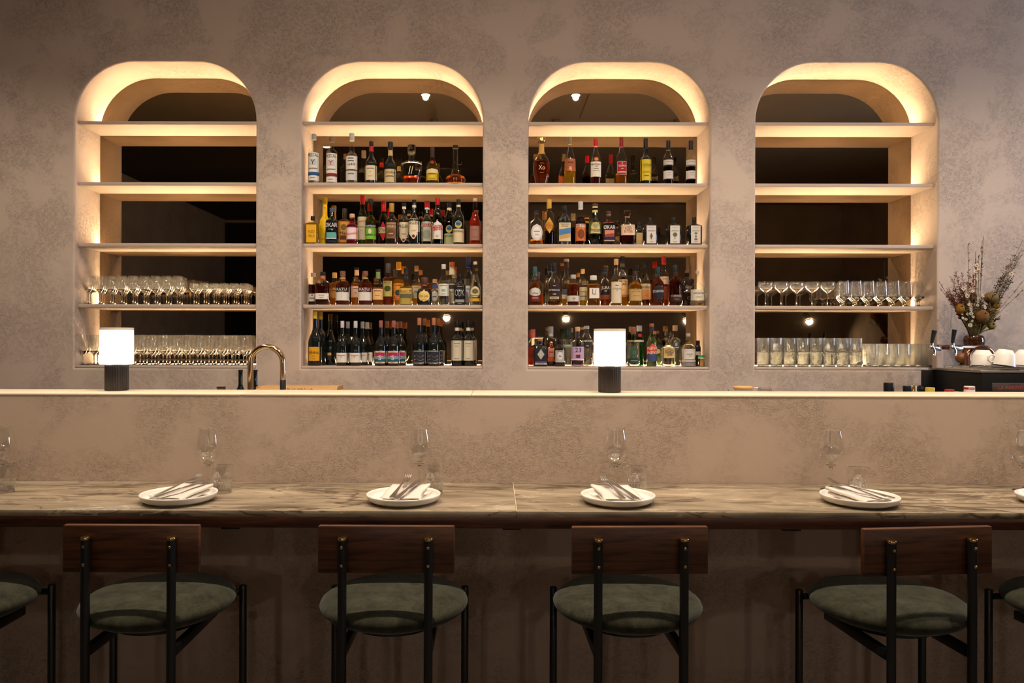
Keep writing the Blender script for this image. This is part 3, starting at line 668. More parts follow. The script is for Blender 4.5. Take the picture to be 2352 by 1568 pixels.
bottle(S, 290, 305, 187, 'squat', 'clear', (110, 40, 16), 0.36, (BK, 0.10), [('rect', 585, 662, 0.97, WH)], [('SPICED', 610, 18, (120, 100, 80), 90), ('RUM', 640, 18, (150, 90, 50), 60)], 'square dark rum bottle, black cap and copper collar', sq=5, neckw=66, nb=400, bt=450, ring=((190, 110, 60), 345, 396))
bottle(S, 440, 315, 112, 'squat', 'clear', AMB, 0.3, ((186, 140, 70), 0.14), [('oval', 505, 645, 0.8, (206, 140, 60))], [('CC', 545, 40, (120, 60, 24), 70)], 'amber bottle with orange oval label behind the squat rums', neckw=58, nb=430, bt=460, row=1)
for xx, c1, dd in ((545, (30, 28, 34), 'round squat rum, black band over ribbed white label'), (835, (84, 26, 40), 'round squat rum, maroon band over ribbed white label')):
    bottle(S, xx, 296, 187, 'squat', 'clear', AMBD, 0.34, ((120, 78, 56), 0.12), [('rect', 508, 676, 0.96, (224, 216, 208)), ('rect', 508, 570, 0.97, c1)] + [('rect', 578, 674, 0.02, (190, 180, 172))],
           [('RATU', 533, 34, WH, 120), ('DARK RUM', 558, 10, (200, 180, 170), 70)], dd, neckw=66, nb=385, bt=470, ring=((170, 140, 96), 378, 396))
bottle(S, 725, 250, 152, 'slope', 'clear', AMB, 0.44, (BK, 0.05), [('rect', 490, 630, 0.94, (226, 184, 150))], [('APPLETON', 520, 16, (80, 50, 40), 90), ('*', 580, 40, (120, 80, 60))], 'clear shouldered rum bottle, pale orange label', row=1, neckw=58, nb=380, bt=470, ring=((210, 160, 110), 275, 350))
bottle(S, 1000, 275, 142, 'slope', 'clear', AMB, 0.5, (BK, 0.05), [('rect', 525, 665, 0.95, (228, 180, 120))], [('APPLETON', 552, 18, (70, 40, 30), 110), ('ESTATE', 610, 14, (120, 70, 50), 70)], 'clear rum bottle with green neck label, cream label', neckw=58, nb=400, bt=490, ring=((120, 140, 90), 300, 395))
bottle(S, 1130, 198, 150, 'bord', 'clear', AMBD, 0.33, ((70, 66, 62), 0.20), [('rect', 425, 620, 0.76, (180, 170, 84)), ('oval', 480, 560, 0.55, (70, 66, 34))], [('BRIX', 440, 26, BK, 80), ('DISTILLERS', 463, 11, BK, 84)], 'tall straight amber bottle, yellow-green picture label', neckw=58, nb=350, bt=395)
bottle(S, 1265, 180, 132, 'slope', 'clear', (240, 150, 40), 0.40, ((222, 150, 40), 0.16), [('rect', 450, 660, 0.97, (232, 150, 50)), ('oval', 530, 610, 0.6, (60, 70, 50)), ('rect', 618, 650, 0.9, (200, 50, 30))], [('COFFEY', 475, 18, (150, 40, 24), 90), ('GOLD', 634, 22, WH, 90)], 'golden bottle with yellow and red cap, orange label', row=1, neckw=62, nb=330, bt=430,
       ring=((196, 60, 36), 182, 205))
bottle(S, 1360, 255, 176, 'slope', 'clear', (220, 190, 90), 0.50, ((30, 26, 24), 0.06), [('rect', 515, 720, 0.95, (176, 150, 66)), ('rect', 590, 645, 0.80, (96, 96, 70)), ('rect', 520, 590, 0.9, (206, 170, 84))], [('Rhum J.M', 556, 40, (120, 36, 24), 140)], 'bottle with painted yellow-green estate label', neckw=56, nb=420, bt=520, sq=3, ring=((40, 36, 34), 290, 345))
bottle(S, 1495, 228, 132, 'slope', 'clear', (220, 140, 60), 0.44, ((150, 110, 76), 0.12), [('rect', 480, 640, 0.9, (196, 176, 140)), ('oval', 540, 575, 0.4, (110, 150, 140))], [('CASA', 505, 16, (120, 90, 60), 60)], 'amber tequila bottle behind a squat round one', row=1, neckw=54, nb=370, bt=470)
bottle(S, 1597, 378, 195, gl='brown', cap=((84, 54, 38), 0.20), prof=[(732, 92), (722, 97), (570, 97), (530, 80), (508, 36), (450, 32)], labels=[('oval', 545, 690, 0.72, (226, 196, 110))], texts=[('Don Julio', 618, 30, (110, 70, 30), 105), ('REPOSADO', 660, 10, (110, 70, 30), 60)],
       desc='squat brown tequila bottle with oval cream label', capw=1.5, ring=((150, 70, 50), 450, 490))
bottle(S, 1730, 400, 112, 'squat', 'clear', WAT, 0.3, ((180, 140, 100), 0.10), [('oval', 545, 680, 0.8, (214, 210, 200))], [('Don', 620, 30, (90, 84, 80), 60)], 'squat clear tequila bottle with blue neck band', row=1, neckw=56, nb=500, bt=560, ring=((50, 70, 140), 465, 510))
bottle(S, 1843, 208, 146, 'slope', 'clear', WAT, 0.40, ((206, 198, 184), 0.10), [('rect', 460, 615, 0.96, (222, 216, 202)), ('oval', 525, 565, 0.4, (110, 180, 160))], [('Casamigos', 482, 18, (120, 110, 100), 110), ('TEQUILA', 590, 12, (120, 110, 100), 70)], 'clear tequila bottle, off-white label with teal mark', neckw=56, nb=350, bt=450)
bottle(S, 1950, 180, 118, 'slope', 'clear', WAT, 0.4, ((206, 110, 50), 0.10), [('rect', 440, 520, 0.9, (60, 54, 48)), ('rect', 520, 700, 0.9, (206, 190, 160))], [('OCHO', 462, 24, WH, 80), ('PLATA', 560, 20, (110, 80, 60), 70)], 'clear bottle with orange cap, behind a black bottle', row=1, neckw=66, nb=355, bt=430, ring=((200, 190, 170), 240, 340))
bottle(S, 2052, 340, 160, 'squat', 'black', None, 0, (BK, 0.12), [('rect', 662, 696, 0.97, (150, 146, 140))], [('ODK', 575, 84, (150, 150, 150), 116), ('TEQUILA', 498, 12, (150, 150, 150), 70), ('CRISTALINO', 712, 10, (170, 165, 160), 60)], 'matt black bottle with thin white monogram', sq=3, neckw=62, nb=440, bt=480)
bottle(S, 2160, 115, 122, 'slope', 'frost', WAT, 0.45, ((34, 48, 96), 0.20), [('rect', 480, 690, 0.8, (214, 210, 214))], [('VODKA', 520, 24, (120, 130, 160), 80)], 'frosted vodka bottle with dark blue cap', row=1, neckw=56, nb=260, bt=360)
bottle(S, 2250, 175, 156, 'cone', 'clear', WAT, 0.30, ((200, 190, 170), 0.05), [('oval', 490, 640, 0.8, (206, 196, 160)), ('rect', 645, 685, 0.95, (206, 160, 60)), ('oval', 520, 590, 0.5, (110, 96, 60))], [('GRAINSHAKER', 607, 18, (80, 76, 60), 120), ('VODKA', 632, 18, (80, 76, 60), 80)], 'clear tapering vodka bottle, oval label, yellow band', neckw=50, nb=290, bt=560)
S = '2D'
def wine(x, top, w, capc, labels, texts, desc, row=0, shape='burg', capf=0.12, **kw):
    bottle(S, x, top, w, shape, 'dark', None, 0, (capc, capf), labels, texts, desc, row, name='wine_bottle', cat='wine bottle', capw=1.08, group='wine bottles at the bottom of the second niche', **kw)
wine(190, 60, 182, (206, 176, 40), [('rect', 515, 692, 0.97, (216, 156, 30))], [('Alkehra', 583, 40, BK, 120), ('SHIRAZ', 632, 12, (150, 100, 20), 60), ('2017', 662, 12, (150, 100, 20), 50)], 'tall dark magnum with yellow cap and yellow label')
wine(262, 72, 150, (190, 160, 40), [], [], 'dark bottle with yellow cap behind the yellow labelled magnum', 1, shape='bord')
wine(390, 90, 160, (66, 50, 30), [('rect', 595, 630, 0.3, (214, 170, 120)), ('rect', 640, 690, 0.3, (60, 50, 46))], [], 'dark bottle with small square label, right of the magnum', 1)
for g, (xs, top, w, cc, labs, txs, d, sh, rg) in enumerate((
    (((540, 0), (710, 0), (610, 1), (800, 1), (860, 2)), 180, 160, (196, 194, 190), [('rect', 590, 712, 0.92, (222, 214, 204))], [('PINOT NOIR', 622, 16, (130, 110, 100), 110), ('m', 640, 20, BK)], 'white capped wine bottle with white label', 'burg', None),
    (((1035, 0), (1200, 0), (1115, 1), (1285, 1), (1240, 2)), 175, 165, (150, 90, 70), [('rect', 565, 722, 0.97, (222, 204, 176)), ('rect', 585, 632, 0.88, (176, 40, 84)), ('rect', 632, 668, 0.88, (120, 150, 170)), ('rect', 668, 702, 0.88, (30, 84, 106))],
     [('S', 650, 60, (214, 226, 226), 60), ('~', 625, 90, (226, 160, 170), 110), ('MINIMUM', 576, 9, BK, 70), ('WINE', 712, 9, BK, 60)], 'copper capped wine bottle with pink and teal wave label', 'burg', ((206, 160, 96), 215, 262)),
    (((1530, 0), (1715, 0), (1595, 1), (1770, 1)), 140, 172, (172, 112, 74), [('rect', 562, 722, 0.97, (206, 196, 184)), ('rect', 568, 712, 0.93, (40, 40, 48))],
     [('~', 610, 150, (126, 124, 130), 140), ('~', 655, 150, (126, 124, 130), 140), ('~', 695, 150, (126, 124, 130), 140)], 'wine bottle with dark wavy striped label', 'burg', None),
    (((2015, 0), (2160, 0), (2050, 1), (2200, 1)), 175, 152, (26, 24, 26), [('rect', 430, 685, 0.95, (206, 196, 174))], [('DEOSA', 468, 20, (150, 136, 116), 90), ('Vino', 500, 14, (150, 136, 116), 60), ('LANGHE', 660, 12, (90, 80, 66), 70)], 'wine bottle with tall cream label and white neck ring', 'bord', ((206, 200, 186), 265, 305)))):
    nf = 0
    for x, rw in xs:
        pos = ['first', 'second', 'third', 'fourth', 'fifth'][nf]; nf += 1
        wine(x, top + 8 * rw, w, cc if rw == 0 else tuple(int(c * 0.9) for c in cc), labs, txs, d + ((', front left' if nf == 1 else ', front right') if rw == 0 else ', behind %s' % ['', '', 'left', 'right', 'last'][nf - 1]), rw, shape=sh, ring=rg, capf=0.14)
S = '3A'
bottle(S, 212, 143, 215, gl='clear', liquid=AMBD, fill=0.52, cap=((190, 140, 60), 0.09), prof=[(716, 72), (650, 84), (600, 98), (520, 106), (460, 104), (410, 88), (360, 54), (335, 34), (220, 31), (195, 34)],
       texts=[('Xo', 520, 58, (214, 190, 150), 76), ('COGNAC', 585, 10, (190, 160, 120), 60), ('GRANDE', 470, 10, (190, 160, 120), 50)], desc='rounded cognac decanter, gold collar, XO lettering', fl=0.7, sq=2.4, capmat=BRASS, capw=1.7, ring=((196, 150, 70), 225, 350))
bottle(S, 570, 138, 150, 'cone', 'clear', AMB2, 0.74, ((130, 116, 90), 0.14), [('rect', 412, 562, 0.96, (176, 96, 56))], [('Grosperrin', 458, 20, BK, 80), ('8', 530, 44, (232, 214, 180), 30)], 'cognac bottle with copper label numbered 8', neckw=50, nb=235, bt=450)
bottle(S, 893, 160, 140, 'cone', 'clear', (110, 40, 16), 0.52, ((190, 30, 44), 0.15), [('rect', 448, 632, 0.92, (224, 214, 196)), ('oval', 388, 450, 0.55, (120, 44, 26)), ('oval', 398, 440, 0.36, (206, 140, 60))],
       [('Bas-Armagnac', 478, 22, BK, 110), ('1986', 505, 16, BK, 50), ('Domaine', 532, 16, (80, 70, 60), 70), ('ARMAGNAC', 560, 10, (80, 70, 60), 100)], 'clear brandy bottle, red wax top and round seal', neckw=46, nb=260, bt=430, capw=1.35)
bottle(S, 1215, 145, 155, 'cone', 'clear', (196, 110, 40), 0.78, ((130, 28, 34), 0.19), [('rect', 445, 608, 0.74, (206, 190, 170)), ('rect', 450, 570, 0.70, (166, 24, 36)), ('rect', 582, 604, 0.70, (150, 44, 40))], [('TESSERON', 500, 22, WH, 96), ('X', 468, 20, WH), ('LOT', 535, 12, WH, 40)], 'cognac bottle with dark red cap, red label', neckw=50, nb=255, bt=440)
bottle(S, 1520, 158, 142, 'bord', 'dark', None, 0, (BK, 0.22), [('rect', 420, 675, 0.97, (206, 180, 44))], [('EL CANDADO', 488, 28, BK, 122), ('PEDRO XIMENEZ', 515, 9, BK, 100), ('VALDESPINO', 574, 13, BK, 90), ('Sherry', 618, 24, (90, 76, 20), 70)], 'dark sherry bottle with tall yellow label', neckw=54, nb=350, bt=420)
for xx, nmr in ((1805, 'left of two alike'), (2088, 'right of two alike')):
    bottle(S, xx, 184, 126, 'bord', 'clear', (30, 12, 10), 0.60, (BK, 0.20), [('rect', 555, 652, 0.98, (206, 196, 190)), ('rect', 424, 484, 0.98, (196, 188, 182))], [('Vermouth', 580, 12, (120, 110, 104), 50), ('ORANGE', 610, 9, (120, 110, 104), 50), ('MAIDENII', 450, 12, (110, 100, 94), 80)],
           'clear bottle with two white bands, ' + nmr, neckw=52, nb=310, bt=400, ring=((60, 16, 14), 652, 662))
S = '3B'
bottle(S, 150, 295, 170, 'squat', 'clear', (220, 130, 70), 0.86, (BK, 0.07), [('oval', 470, 675, 0.86, (206, 198, 190)), ('oval', 500, 645, 0.6, (226, 220, 214))], [('ORNABRAK', 560, 26, (120, 100, 90), 90), ('GIN', 600, 20, (120, 100, 90), 50)], 'rounded clear bottle with lacy white label', neckw=54, nb=385, bt=440, sq=3)
bottle(S, 308, 155, 130, 'slope', 'clear', (36, 20, 12), 0.70, ((196, 150, 60), 0.18), [('diamond', 385, 580, 0.99, (206, 150, 50))], [('AVERNA', 486, 46, (150, 24, 28), 122), ('AMARO', 452, 12, (120, 60, 24), 56), ('SICILIANO', 518, 10, (120, 60, 24), 70)], 'bottle with gold cap and gold diamond label', neckw=58, nb=290, bt=340)
bottle(S, 503, 235, 172, 'squat', 'black', None, 0, (BK, 0.14), [('rect', 448, 675, 0.86, (206, 186, 146)), ('rect', 520, 600, 0.84, (70, 120, 170), 0.006), ('rect', 590, 640, 0.80, (190, 150, 90), 0.008)], [('Vecchio Amaro', 464, 16, BK, 110), ('del Capo', 488, 18, BK, 80)], 'black flask with blue coastal picture label', sq=5, fl=0.6, neckw=62, nb=340, bt=410)
bottle(S, 703, 182, 136, 'slope', 'clear', (70, 30, 16), 0.36, ((186, 184, 182), 0.16), [('rect', 462, 672, 0.96, (206, 110, 50)), ('rect', 465, 508, 0.96, (216, 196, 180)), ('oval', 525, 650, 0.6, (120, 60, 36))], [('MELETTI', 488, 42, (150, 36, 44), 124)], 'brown bottle with silver cap and orange picture label', neckw=58, nb=320, bt=455, row=0)
bottle(S, 885, 210, 168, gl='green', liquid=(20, 30, 10), fill=0.46, cap=((70, 50, 34), 0.05), prof=[(718, 62), (700, 66), (640, 84), (600, 84), (588, 78), (575, 78), (450, 76), (425, 56), (395, 36), (250, 32)], labels=[('rect', 447, 582, 0.98, (206, 188, 130)), ('oval', 458, 506, 0.5, (150, 150, 110))],
       texts=[('Montenegro', 534, 36, BK, 136), ('Amaro', 512, 12, BK, 44), ('BOLOGNA', 560, 10, BK, 70)], desc='green bellied bottle with cream label and dark waist', ring=[((216, 196, 140), 226, 262), ((206, 180, 110), 288, 318)])
bottle(S, 1055, 305, 165, 'squat', 'clear', (90, 36, 20), 0.30, ((60, 44, 40), 0.08), [('rect', 478, 690, 0.92, (34, 26, 26)), ('rect', 545, 605, 0.72, (196, 128, 100)), ('rect', 588, 640, 0.72, (150, 60, 50), 0.004), ('rect', 625, 660, 0.72, (26, 34, 56)), ('rect', 664, 676, 0.8, (190, 176, 160))],
       [('ØKAR', 508, 46, WH, 136)], 'square bottle with bold white letters and pink hill', sq=5, neckw=62, nb=430, bt=460, ring=((190, 120, 90), 330, 352))
bottle(S, 1290, 290, 186, 'squat', 'clear', (84, 16, 14), 0.74, ((226, 214, 196), 0.16), [('rect', 478, 606, 0.95, (222, 186, 160))], [('RUBY', 528, 32, (120, 60, 44), 80), ('BITTER', 562, 32, (120, 60, 44), 104), ('OKAR', 500, 10, (150, 90, 70), 60)], 'clear decanter with wide glass stopper, pink label', sq=5, neckw=62, nb=440, bt=480, capmat=glass('stopper_glass', (0.97, 0.97, 0.95)), capw=1.55,
       ring=((206, 140, 100), 345, 380))
DG = (84, 92, 76)
for xx, tt, ic, dd in ((1575, 385, [('oval', 582, 606, 0.10, DG), ('oval', 600, 632, 0.20, DG), ('oval', 622, 650, 0.12, DG), ('rect', 640, 664, 0.02, DG)], 'first of three alike, leaf drawing'), (1870, 382, [('oval', 570, 628, 0.34, (104, 116, 92)), ('oval', 582, 614, 0.22, DG), ('rect', 625, 655, 0.05, DG)], 'middle of three alike, tree drawing'),
                       (2130, 378, [('rect', 570, 596, 0.2, (120, 116, 110)), ('oval', 606, 636, 0.12, DG), ('oval', 640, 668, 0.24, (110, 112, 100))], 'last of three alike, by the edge')):
    bottle(S, xx, tt, 176, 'squat', 'black', None, 0, (BK, 0.14), [('rect', 490, 704, 0.68, (206, 198, 188))] + ic, [('AMARO', 552, 18, (120, 116, 110), 84), ('BUSH', 684, 10, (120, 116, 110), 50), ('BUSH', 516, 8, (150, 146, 140), 80)], 'black square amaro bottle, ' + dd, sq=6, neckw=52, nb=450, bt=490)
bottle(S, 1440, 440, 170, 'squat', 'black', None, 0, (BK, 0.14), [('rect', 560, 706, 0.6, (200, 170, 110))], [], 'black square bottle in the back row, left of the three', row=2, sq=6, neckw=52, nb=490, bt=530)
S = '3C'
bottle(S, 165, 300, 150, 'slope', 'clear', (200, 90, 30), 0.62, ((60, 56, 54), 0.06), [], [], 'clear half full bottle behind the white horse label', row=1, neckw=56, nb=400, bt=460)
bottle(S, 130, 232, 152, 'slope', 'clear', AMB, 0.40, ((44, 84, 90), 0.16), [('oval', 500, 610, 0.97, (206, 200, 190)), ('rect', 605, 670, 0.9, (110, 40, 26))], [('Bourbon', 630, 18, (220, 180, 150), 90), ('~', 560, 90, (120, 110, 100), 110)], 'amber whiskey with teal cap and white animal label', neckw=52, nb=360, bt=470, ring=((60, 40, 30), 360, 410))
bottle(S, 318, 205, 130, 'slope', 'clear', WAT, 0.7, (BK, 0.16), [], [], 'clear bottle with black cap behind the diamond label', row=1, neckw=58, nb=340, bt=430)
bottle(S, 370, 185, 166, 'slope', 'clear', (170, 70, 24), 0.90, (BK, 0.20), [('rect', 455, 650, 0.72, (60, 30, 26)), ('diamond', 445, 625, 0.86, (34, 26, 26)), ('rect', 612, 640, 0.7, (190, 176, 140))], [('RITTENHOUSE', 530, 22, WH, 126), ('RYE', 478, 14, WH, 40), ('100', 580, 20, WH, 44), ('BOTTLED', 626, 10, BK, 90)], 'clear rye bottle with black diamond label', neckw=62, nb=330, bt=420)
bottle(S, 525, 135, 132, 'slope', 'clear', (236, 196, 110), 0.84, ((190, 150, 116), 0.05), [('rect', 510, 575, 0.9, (80, 84, 100)), ('rect', 580, 630, 0.9, (206, 186, 160))], [], 'clear bottle with wood stopper and dark neck band', row=1, neckw=62, nb=330, bt=400, ring=((60, 34, 28), 165, 245))
bottle(S, 612, 335, 165, 'squat', 'clear', (176, 74, 24), 0.28, ((170, 166, 160), 0.10), [('rect', 600, 672, 0.97, (206, 200, 192)), ('oval', 612, 660, 0.2, (170, 160, 150))], [('WHISKY', 632, 12, (150, 140, 130), 60)], 'rounded amber bottle, plain white low label', neckw=66, nb=420, bt=470)
bottle(S, 730, 262, 116, 'squat', 'clear', (236, 196, 90), 0.68, ((206, 156, 80), 0.10), [('rect', 488, 650, 0.9, (214, 196, 150))], [('the Balvenie', 545, 18, (90, 80, 60), 84), ('12', 600, 16, (90, 80, 60))], 'pale bottle with gold stopper and cream label', row=1, neckw=50, nb=350, bt=450)
bottle(S, 865, 345, 170, 'squat', 'clear', (206, 122, 50), 0.30, ((206, 200, 190), 0.12), [('rect', 505, 632, 0.72, (226, 216, 206))], [('L/', 550, 70, BK, 44, 0.0), ('NIKKA', 582, 14, (150, 120, 100), 54)], 'faceted square whisky bottle, white label with brushwork', sq=5, neckw=74, nb=425, bt=470, capw=1.25)
bottle(S, 1010, 235, 134, 'squat', 'clear', (150, 66, 24), 0.50, ((44, 40, 50), 0.14), [('rect', 470, 580, 0.96, (30, 26, 28)), ('rect', 582, 640, 0.96, (130, 66, 44))], [('JURA', 495, 36, WH, 96), ('10', 535, 22, WH, 30)], 'waisted amber bottle with black label, white letters', row=1, neckw=62, nb=370, bt=440)
bottle(S, 1230, 105, 134, 'bord', 'clear', (226, 140, 40), 0.58, (BK, 0.08), [('rect', 392, 580, 0.92, (226, 176, 116)), ('rect', 582, 608, 0.92, (190, 120, 70))], [('WRITERS', 415, 20, BK, 100), ('TEARS', 450, 30, BK, 100), ('RED', 520, 12, (190, 60, 30), 40)], 'tall bottle, black foil neck, cream-orange label', row=1, neckw=56, nb=270, bt=350, ring=[((40, 36, 28), 150, 190), ((110, 96, 70), 195, 235)])
bottle(S, 1150, 135, 146, 'slope', 'clear', (232, 190, 120), 0.80, ((190, 146, 100), 0.11), [('rect', 425, 690, 0.88, (214, 200, 172))], [('CLYNELISH', 512, 22, (110, 90, 66), 104), ('14', 538, 14, (110, 90, 66)), ('~', 462, 70, (30, 28, 26), 40)], 'clear bottle with cork cap and tall off-white label', neckw=54, nb=320, bt=420)
bottle(S, 1425, 210, 120, 'slope', 'clear', WAT, 0.8, (BK, 0.15), [], [], 'clear bottle with black cap behind the tan label', row=1, neckw=54, nb=360, bt=440)
bottle(S, 1390, 290, 172, 'squat', 'clear', (226, 140, 44), 0.28, ((56, 40, 30), 0.12), [('rect', 515, 660, 0.93, (190, 156, 100))], [('MONKEY', 525, 14, (90, 56, 30), 80), ('SHOULDER', 548, 14, (90, 56, 30), 110), ('blended malt', 600, 12, (120, 84, 50), 90)], 'round shouldered amber whisky with tan label', neckw=62, nb=410, bt=480)
bottle(S, 1512, 175, 138, 'cone', 'clear', (120, 60, 44), 0.86, (BK, 0.05), [('rect', 442, 515, 0.95, (206, 180, 140)), ('rect', 515, 636, 0.95, (222, 150, 90))], [('TALISKER', 485, 24, BK, 112), ('10', 588, 20, (120, 60, 30), 24)], 'clear bottle with orange-cream label and dark neck', neckw=54, nb=300, bt=430, row=1, ring=((36, 34, 30), 195, 255))
bottle(S, 1670, 235, 166, 'slope', 'clear', (176, 76, 24), 0.30, ((30, 44, 50), 0.18), [('oval', 465, 650, 0.86, (44, 42, 44)), ('oval', 480, 640, 0.78, (30, 30, 34))], [('STARWARD', 543, 30, (206, 200, 196), 130, 0.06)], 'amber whisky with big dark oval label', neckw=58, nb=350, bt=450)
bottle(S, 1750, 105, 122, 'bord', 'clear', (170, 72, 24), 0.40, ((176, 36, 34), 0.14), [('rect', 355, 450, 0.9, (206, 176, 150)), ('rect', 480, 640, 0.7, (140, 60, 30))], [('RED', 385, 18, (150, 60, 50), 60)], 'tall amber bottle with bright red cap', row=1, neckw=54, nb=270, bt=330)
bottle(S, 1895, 212, 166, 'slope', 'clear', (110, 44, 20), 0.28, ((30, 42, 46), 0.18), [('rect', 585, 668, 0.9, (50, 30, 26))], [('STARWARD', 600, 26, (196, 180, 170), 122), ('NOVA', 640, 14, (206, 150, 110), 70)], 'dark amber whisky with dark low label', neckw=58, nb=340, bt=430)
bottle(S, 2045, 280, 160, 'squat', 'brown', None, 0, ((96, 60, 40), 0.06), [('oval', 470, 520, 0.4, (90, 70, 60)), ('rect', 540, 552, 0.8, (150, 70, 40))], [('NO.10', 490, 26, (170, 140, 120), 80), ('o', 610, 60, (110, 90, 76))], 'black square shouldered bottle with embossed bird', row=1, sq=6, neckw=62, nb=370, bt=395)
bottle(S, 2170, 285, 182, 'squat', 'clear', (226, 200, 150), 0.86, ((190, 176, 160), 0.06), [('rect', 520, 655, 0.97, (214, 206, 190)), ('rect', 658, 686, 0.97, (110, 90, 70))], [('ARCHIE ROSE', 566, 20, BK, 126), ('DISTILLERY', 612, 10, (90, 84, 76), 80)], 'bell shaped clear bottle with white label, by niche edge', neckw=44, nb=400, bt=490)
S = '3D'
bottle(S, 105, 280, 122, 'squat', 'clear', (214, 80, 60), 0.5, ((206, 110, 96), 0.16), [('rect', 505, 625, 0.9, (170, 50, 40))], [], 'clear bottle with pink foil neck and red label', row=1, neckw=56, nb=400, bt=450, ring=((200, 96, 84), 300, 385))
bottle(S, 200, 395, 180, 'squat', 'black', None, 0, ((150, 110, 80), 0.08), [('rect', 532, 725, 0.82, (34, 32, 36)), ('diamond', 530, 660, 0.5, (176, 172, 166)), ('rect', 685, 702, 0.8, (120, 90, 140)), ('rect', 704, 722, 0.8, (190, 186, 180))], [('ELEPHANT GIN', 694, 13, (30, 24, 40), 120), ('LONDON DRY', 714, 11, BK, 100)], 'black square gin bottle with slanted silver picture', sq=5, neckw=60, nb=475, bt=500)
bottle(S, 330, 245, 162, 'squat', 'brown', None, 0, ((176, 172, 168), 0.24), [('rect', 520, 640, 0.5, (206, 130, 110)), ('rect', 645, 690, 0.6, (206, 90, 40))], [('B', 472, 54, (206, 120, 50)), ('Sloe', 570, 40, (150, 50, 40), 60)], 'dark red square bottle with silver cap and orange B', sq=5, neckw=58, nb=375, bt=400, row=1)
bottle(S, 440, 400, 142, 'squat', 'brown', None, 0, (BK, 0.17), [('rect', 545, 695, 0.80, (176, 172, 170)), ('oval', 565, 665, 0.5, (214, 208, 200))], [('MONKEY', 555, 12, BK, 70), ('47', 618, 28, (110, 100, 96), 40)], 'small brown bottle with ornate grey label', neckw=54, nb=465, bt=520)
bottle(S, 540, 265, 136, 'squat', 'clear', WAT, 0.3, ((26, 46, 36), 0.24), [('rect', 470, 510, 0.9, (120, 140, 120)), ('rect', 510, 640, 0.8, (110, 96, 70))], [('ROOTS', 490, 18, WH, 90)], 'clear gin bottle with dark green cap', row=1, neckw=88, nb=385, bt=440)
bottle(S, 665, 250, 166, 'squat', 'clear', (110, 60, 120), 0.86, ((196, 150, 110), 0.10), [('rect', 500, 656, 0.96, (190, 160, 196)), ('oval', 590, 645, 0.5, (206, 120, 90)), ('rect', 600, 640, 0.3, (60, 60, 110)), ('rect', 656, 666, 0.96, (220, 214, 214))],
       [('23', 540, 54, BK, 76)], 'clear gin bottle with colourful painted label', neckw=60, nb=400, bt=450)
bottle(S, 780, 238, 152, 'slope', 'clear', WAT, 0.4, ((190, 188, 184), 0.06), [('rect', 408, 448, 0.95, (34, 32, 32)), ('shield', 448, 528, 0.62, (44, 42, 42))], [('AVIATION', 428, 26, WH, 128), ('GIN', 490, 14, WH, 50)], 'clear fluted gin bottle with black arched label', row=1, neckw=60, nb=310, bt=410)
bottle(S, 842, 440, 74, 'squat', 'clear', WAT, 0.3, ((206, 190, 150), 0.08), [('rect', 580, 700, 0.9, (206, 196, 160))], [], 'small clear bottle just left of the glowing lamp', row=2, neckw=44, nb=500, bt=540)
bottle(S, 1365, 250, 162, 'squat', 'clear', WAT, 0.4, ((130, 74, 50), 0.16), [('rect', 640, 705, 0.96, (40, 60, 52)), ('oval', 480, 640, 0.62, (58, 84, 66))], [('FOUR PILLARS', 672, 12, (150, 170, 156), 100), ('o', 560, 60, (90, 120, 96))], 'clear gin bottle with round dark green label', neckw=62, nb=410, bt=450)
bottle(S, 1440, 235, 118, 'slope', 'green', (60, 150, 40), 0.4, ((206, 204, 200), 0.13), [('oval', 335, 380, 0.5, (140, 30, 34))], [], 'bright green gin bottle with silver cap and red seal', row=1, neckw=58, nb=290, bt=400, ring=((200, 206, 180), 415, 440))
bottle(S, 1660, 300, 150, 'squat', 'paleg', (206, 224, 170), 0.4, ((120, 70, 46), 0.07), [('oval', 470, 600, 0.7, (60, 66, 50)), ('oval', 530, 595, 0.4, (214, 190, 110))], [], 'pale green bottle behind the red and blue label', row=2, neckw=60, nb=400, bt=450)
bottle(S, 1597, 208, 136, 'cone', 'paleg', WAT, 0.3, ((150, 84, 50), 0.06), [('rect', 500, 590, 0.97, (206, 74, 46)), ('diamond', 455, 545, 0.7, (206, 74, 46)), ('shield', 588, 690, 0.97, (64, 74, 110))], [('NEVE', 520, 40, (236, 220, 200), 112), ('NEVE', 572, 38, (236, 220, 200), 112)], 'tapering gin bottle with red and blue mountain label', neckw=56, nb=310, bt=480, ring=((36, 44, 66), 232, 300))
bottle(S, 1890, 230, 142, 'squat', 'clear', WAT, 0.3, ((196, 160, 120), 0.12), [('diamond', 415, 570, 0.85, (84, 84, 80))], [('ARCHIE', 510, 18, WH, 80), ('8', 470, 40, WH)], 'clear gin bottle with dark grey diamond label', row=1, neckw=60, nb=375, bt=420)
bottle(S, 1800, 310, 182, 'squat', 'clear', WAT, 0.3, ((226, 220, 206), 0.10), [('rect', 510, 638, 0.78, (206, 170, 116))], [('OUNCE', 556, 36, BK, 104), ('GIN', 592, 36, BK, 64), ('THREE', 526, 10, BK, 60)], 'cut glass gin decanter with tan label', sq=4, neckw=58, nb=465, bt=515, capmat=glass('stopper_glass', (0.97, 0.97, 0.95)), capw=1.6)
bottle(S, 2055, 330, 182, 'squat', 'clear', WAT, 0.25, ((170, 166, 160), 0.08), [('rect', 525, 625, 0.97, (206, 198, 190)), ('rect', 560, 655, 0.74, (214, 208, 200)), ('rect', 664, 684, 0.97, (206, 198, 190)), ('rect', 690, 735, 0.97, (130, 126, 122))], [('AMBLESIDE', 588, 16, (120, 110, 104), 90), ('GIN', 612, 12, (120, 110, 104), 40)], 'round shouldered clear gin bottle, white framed label', neckw=50, nb=430, bt=510)
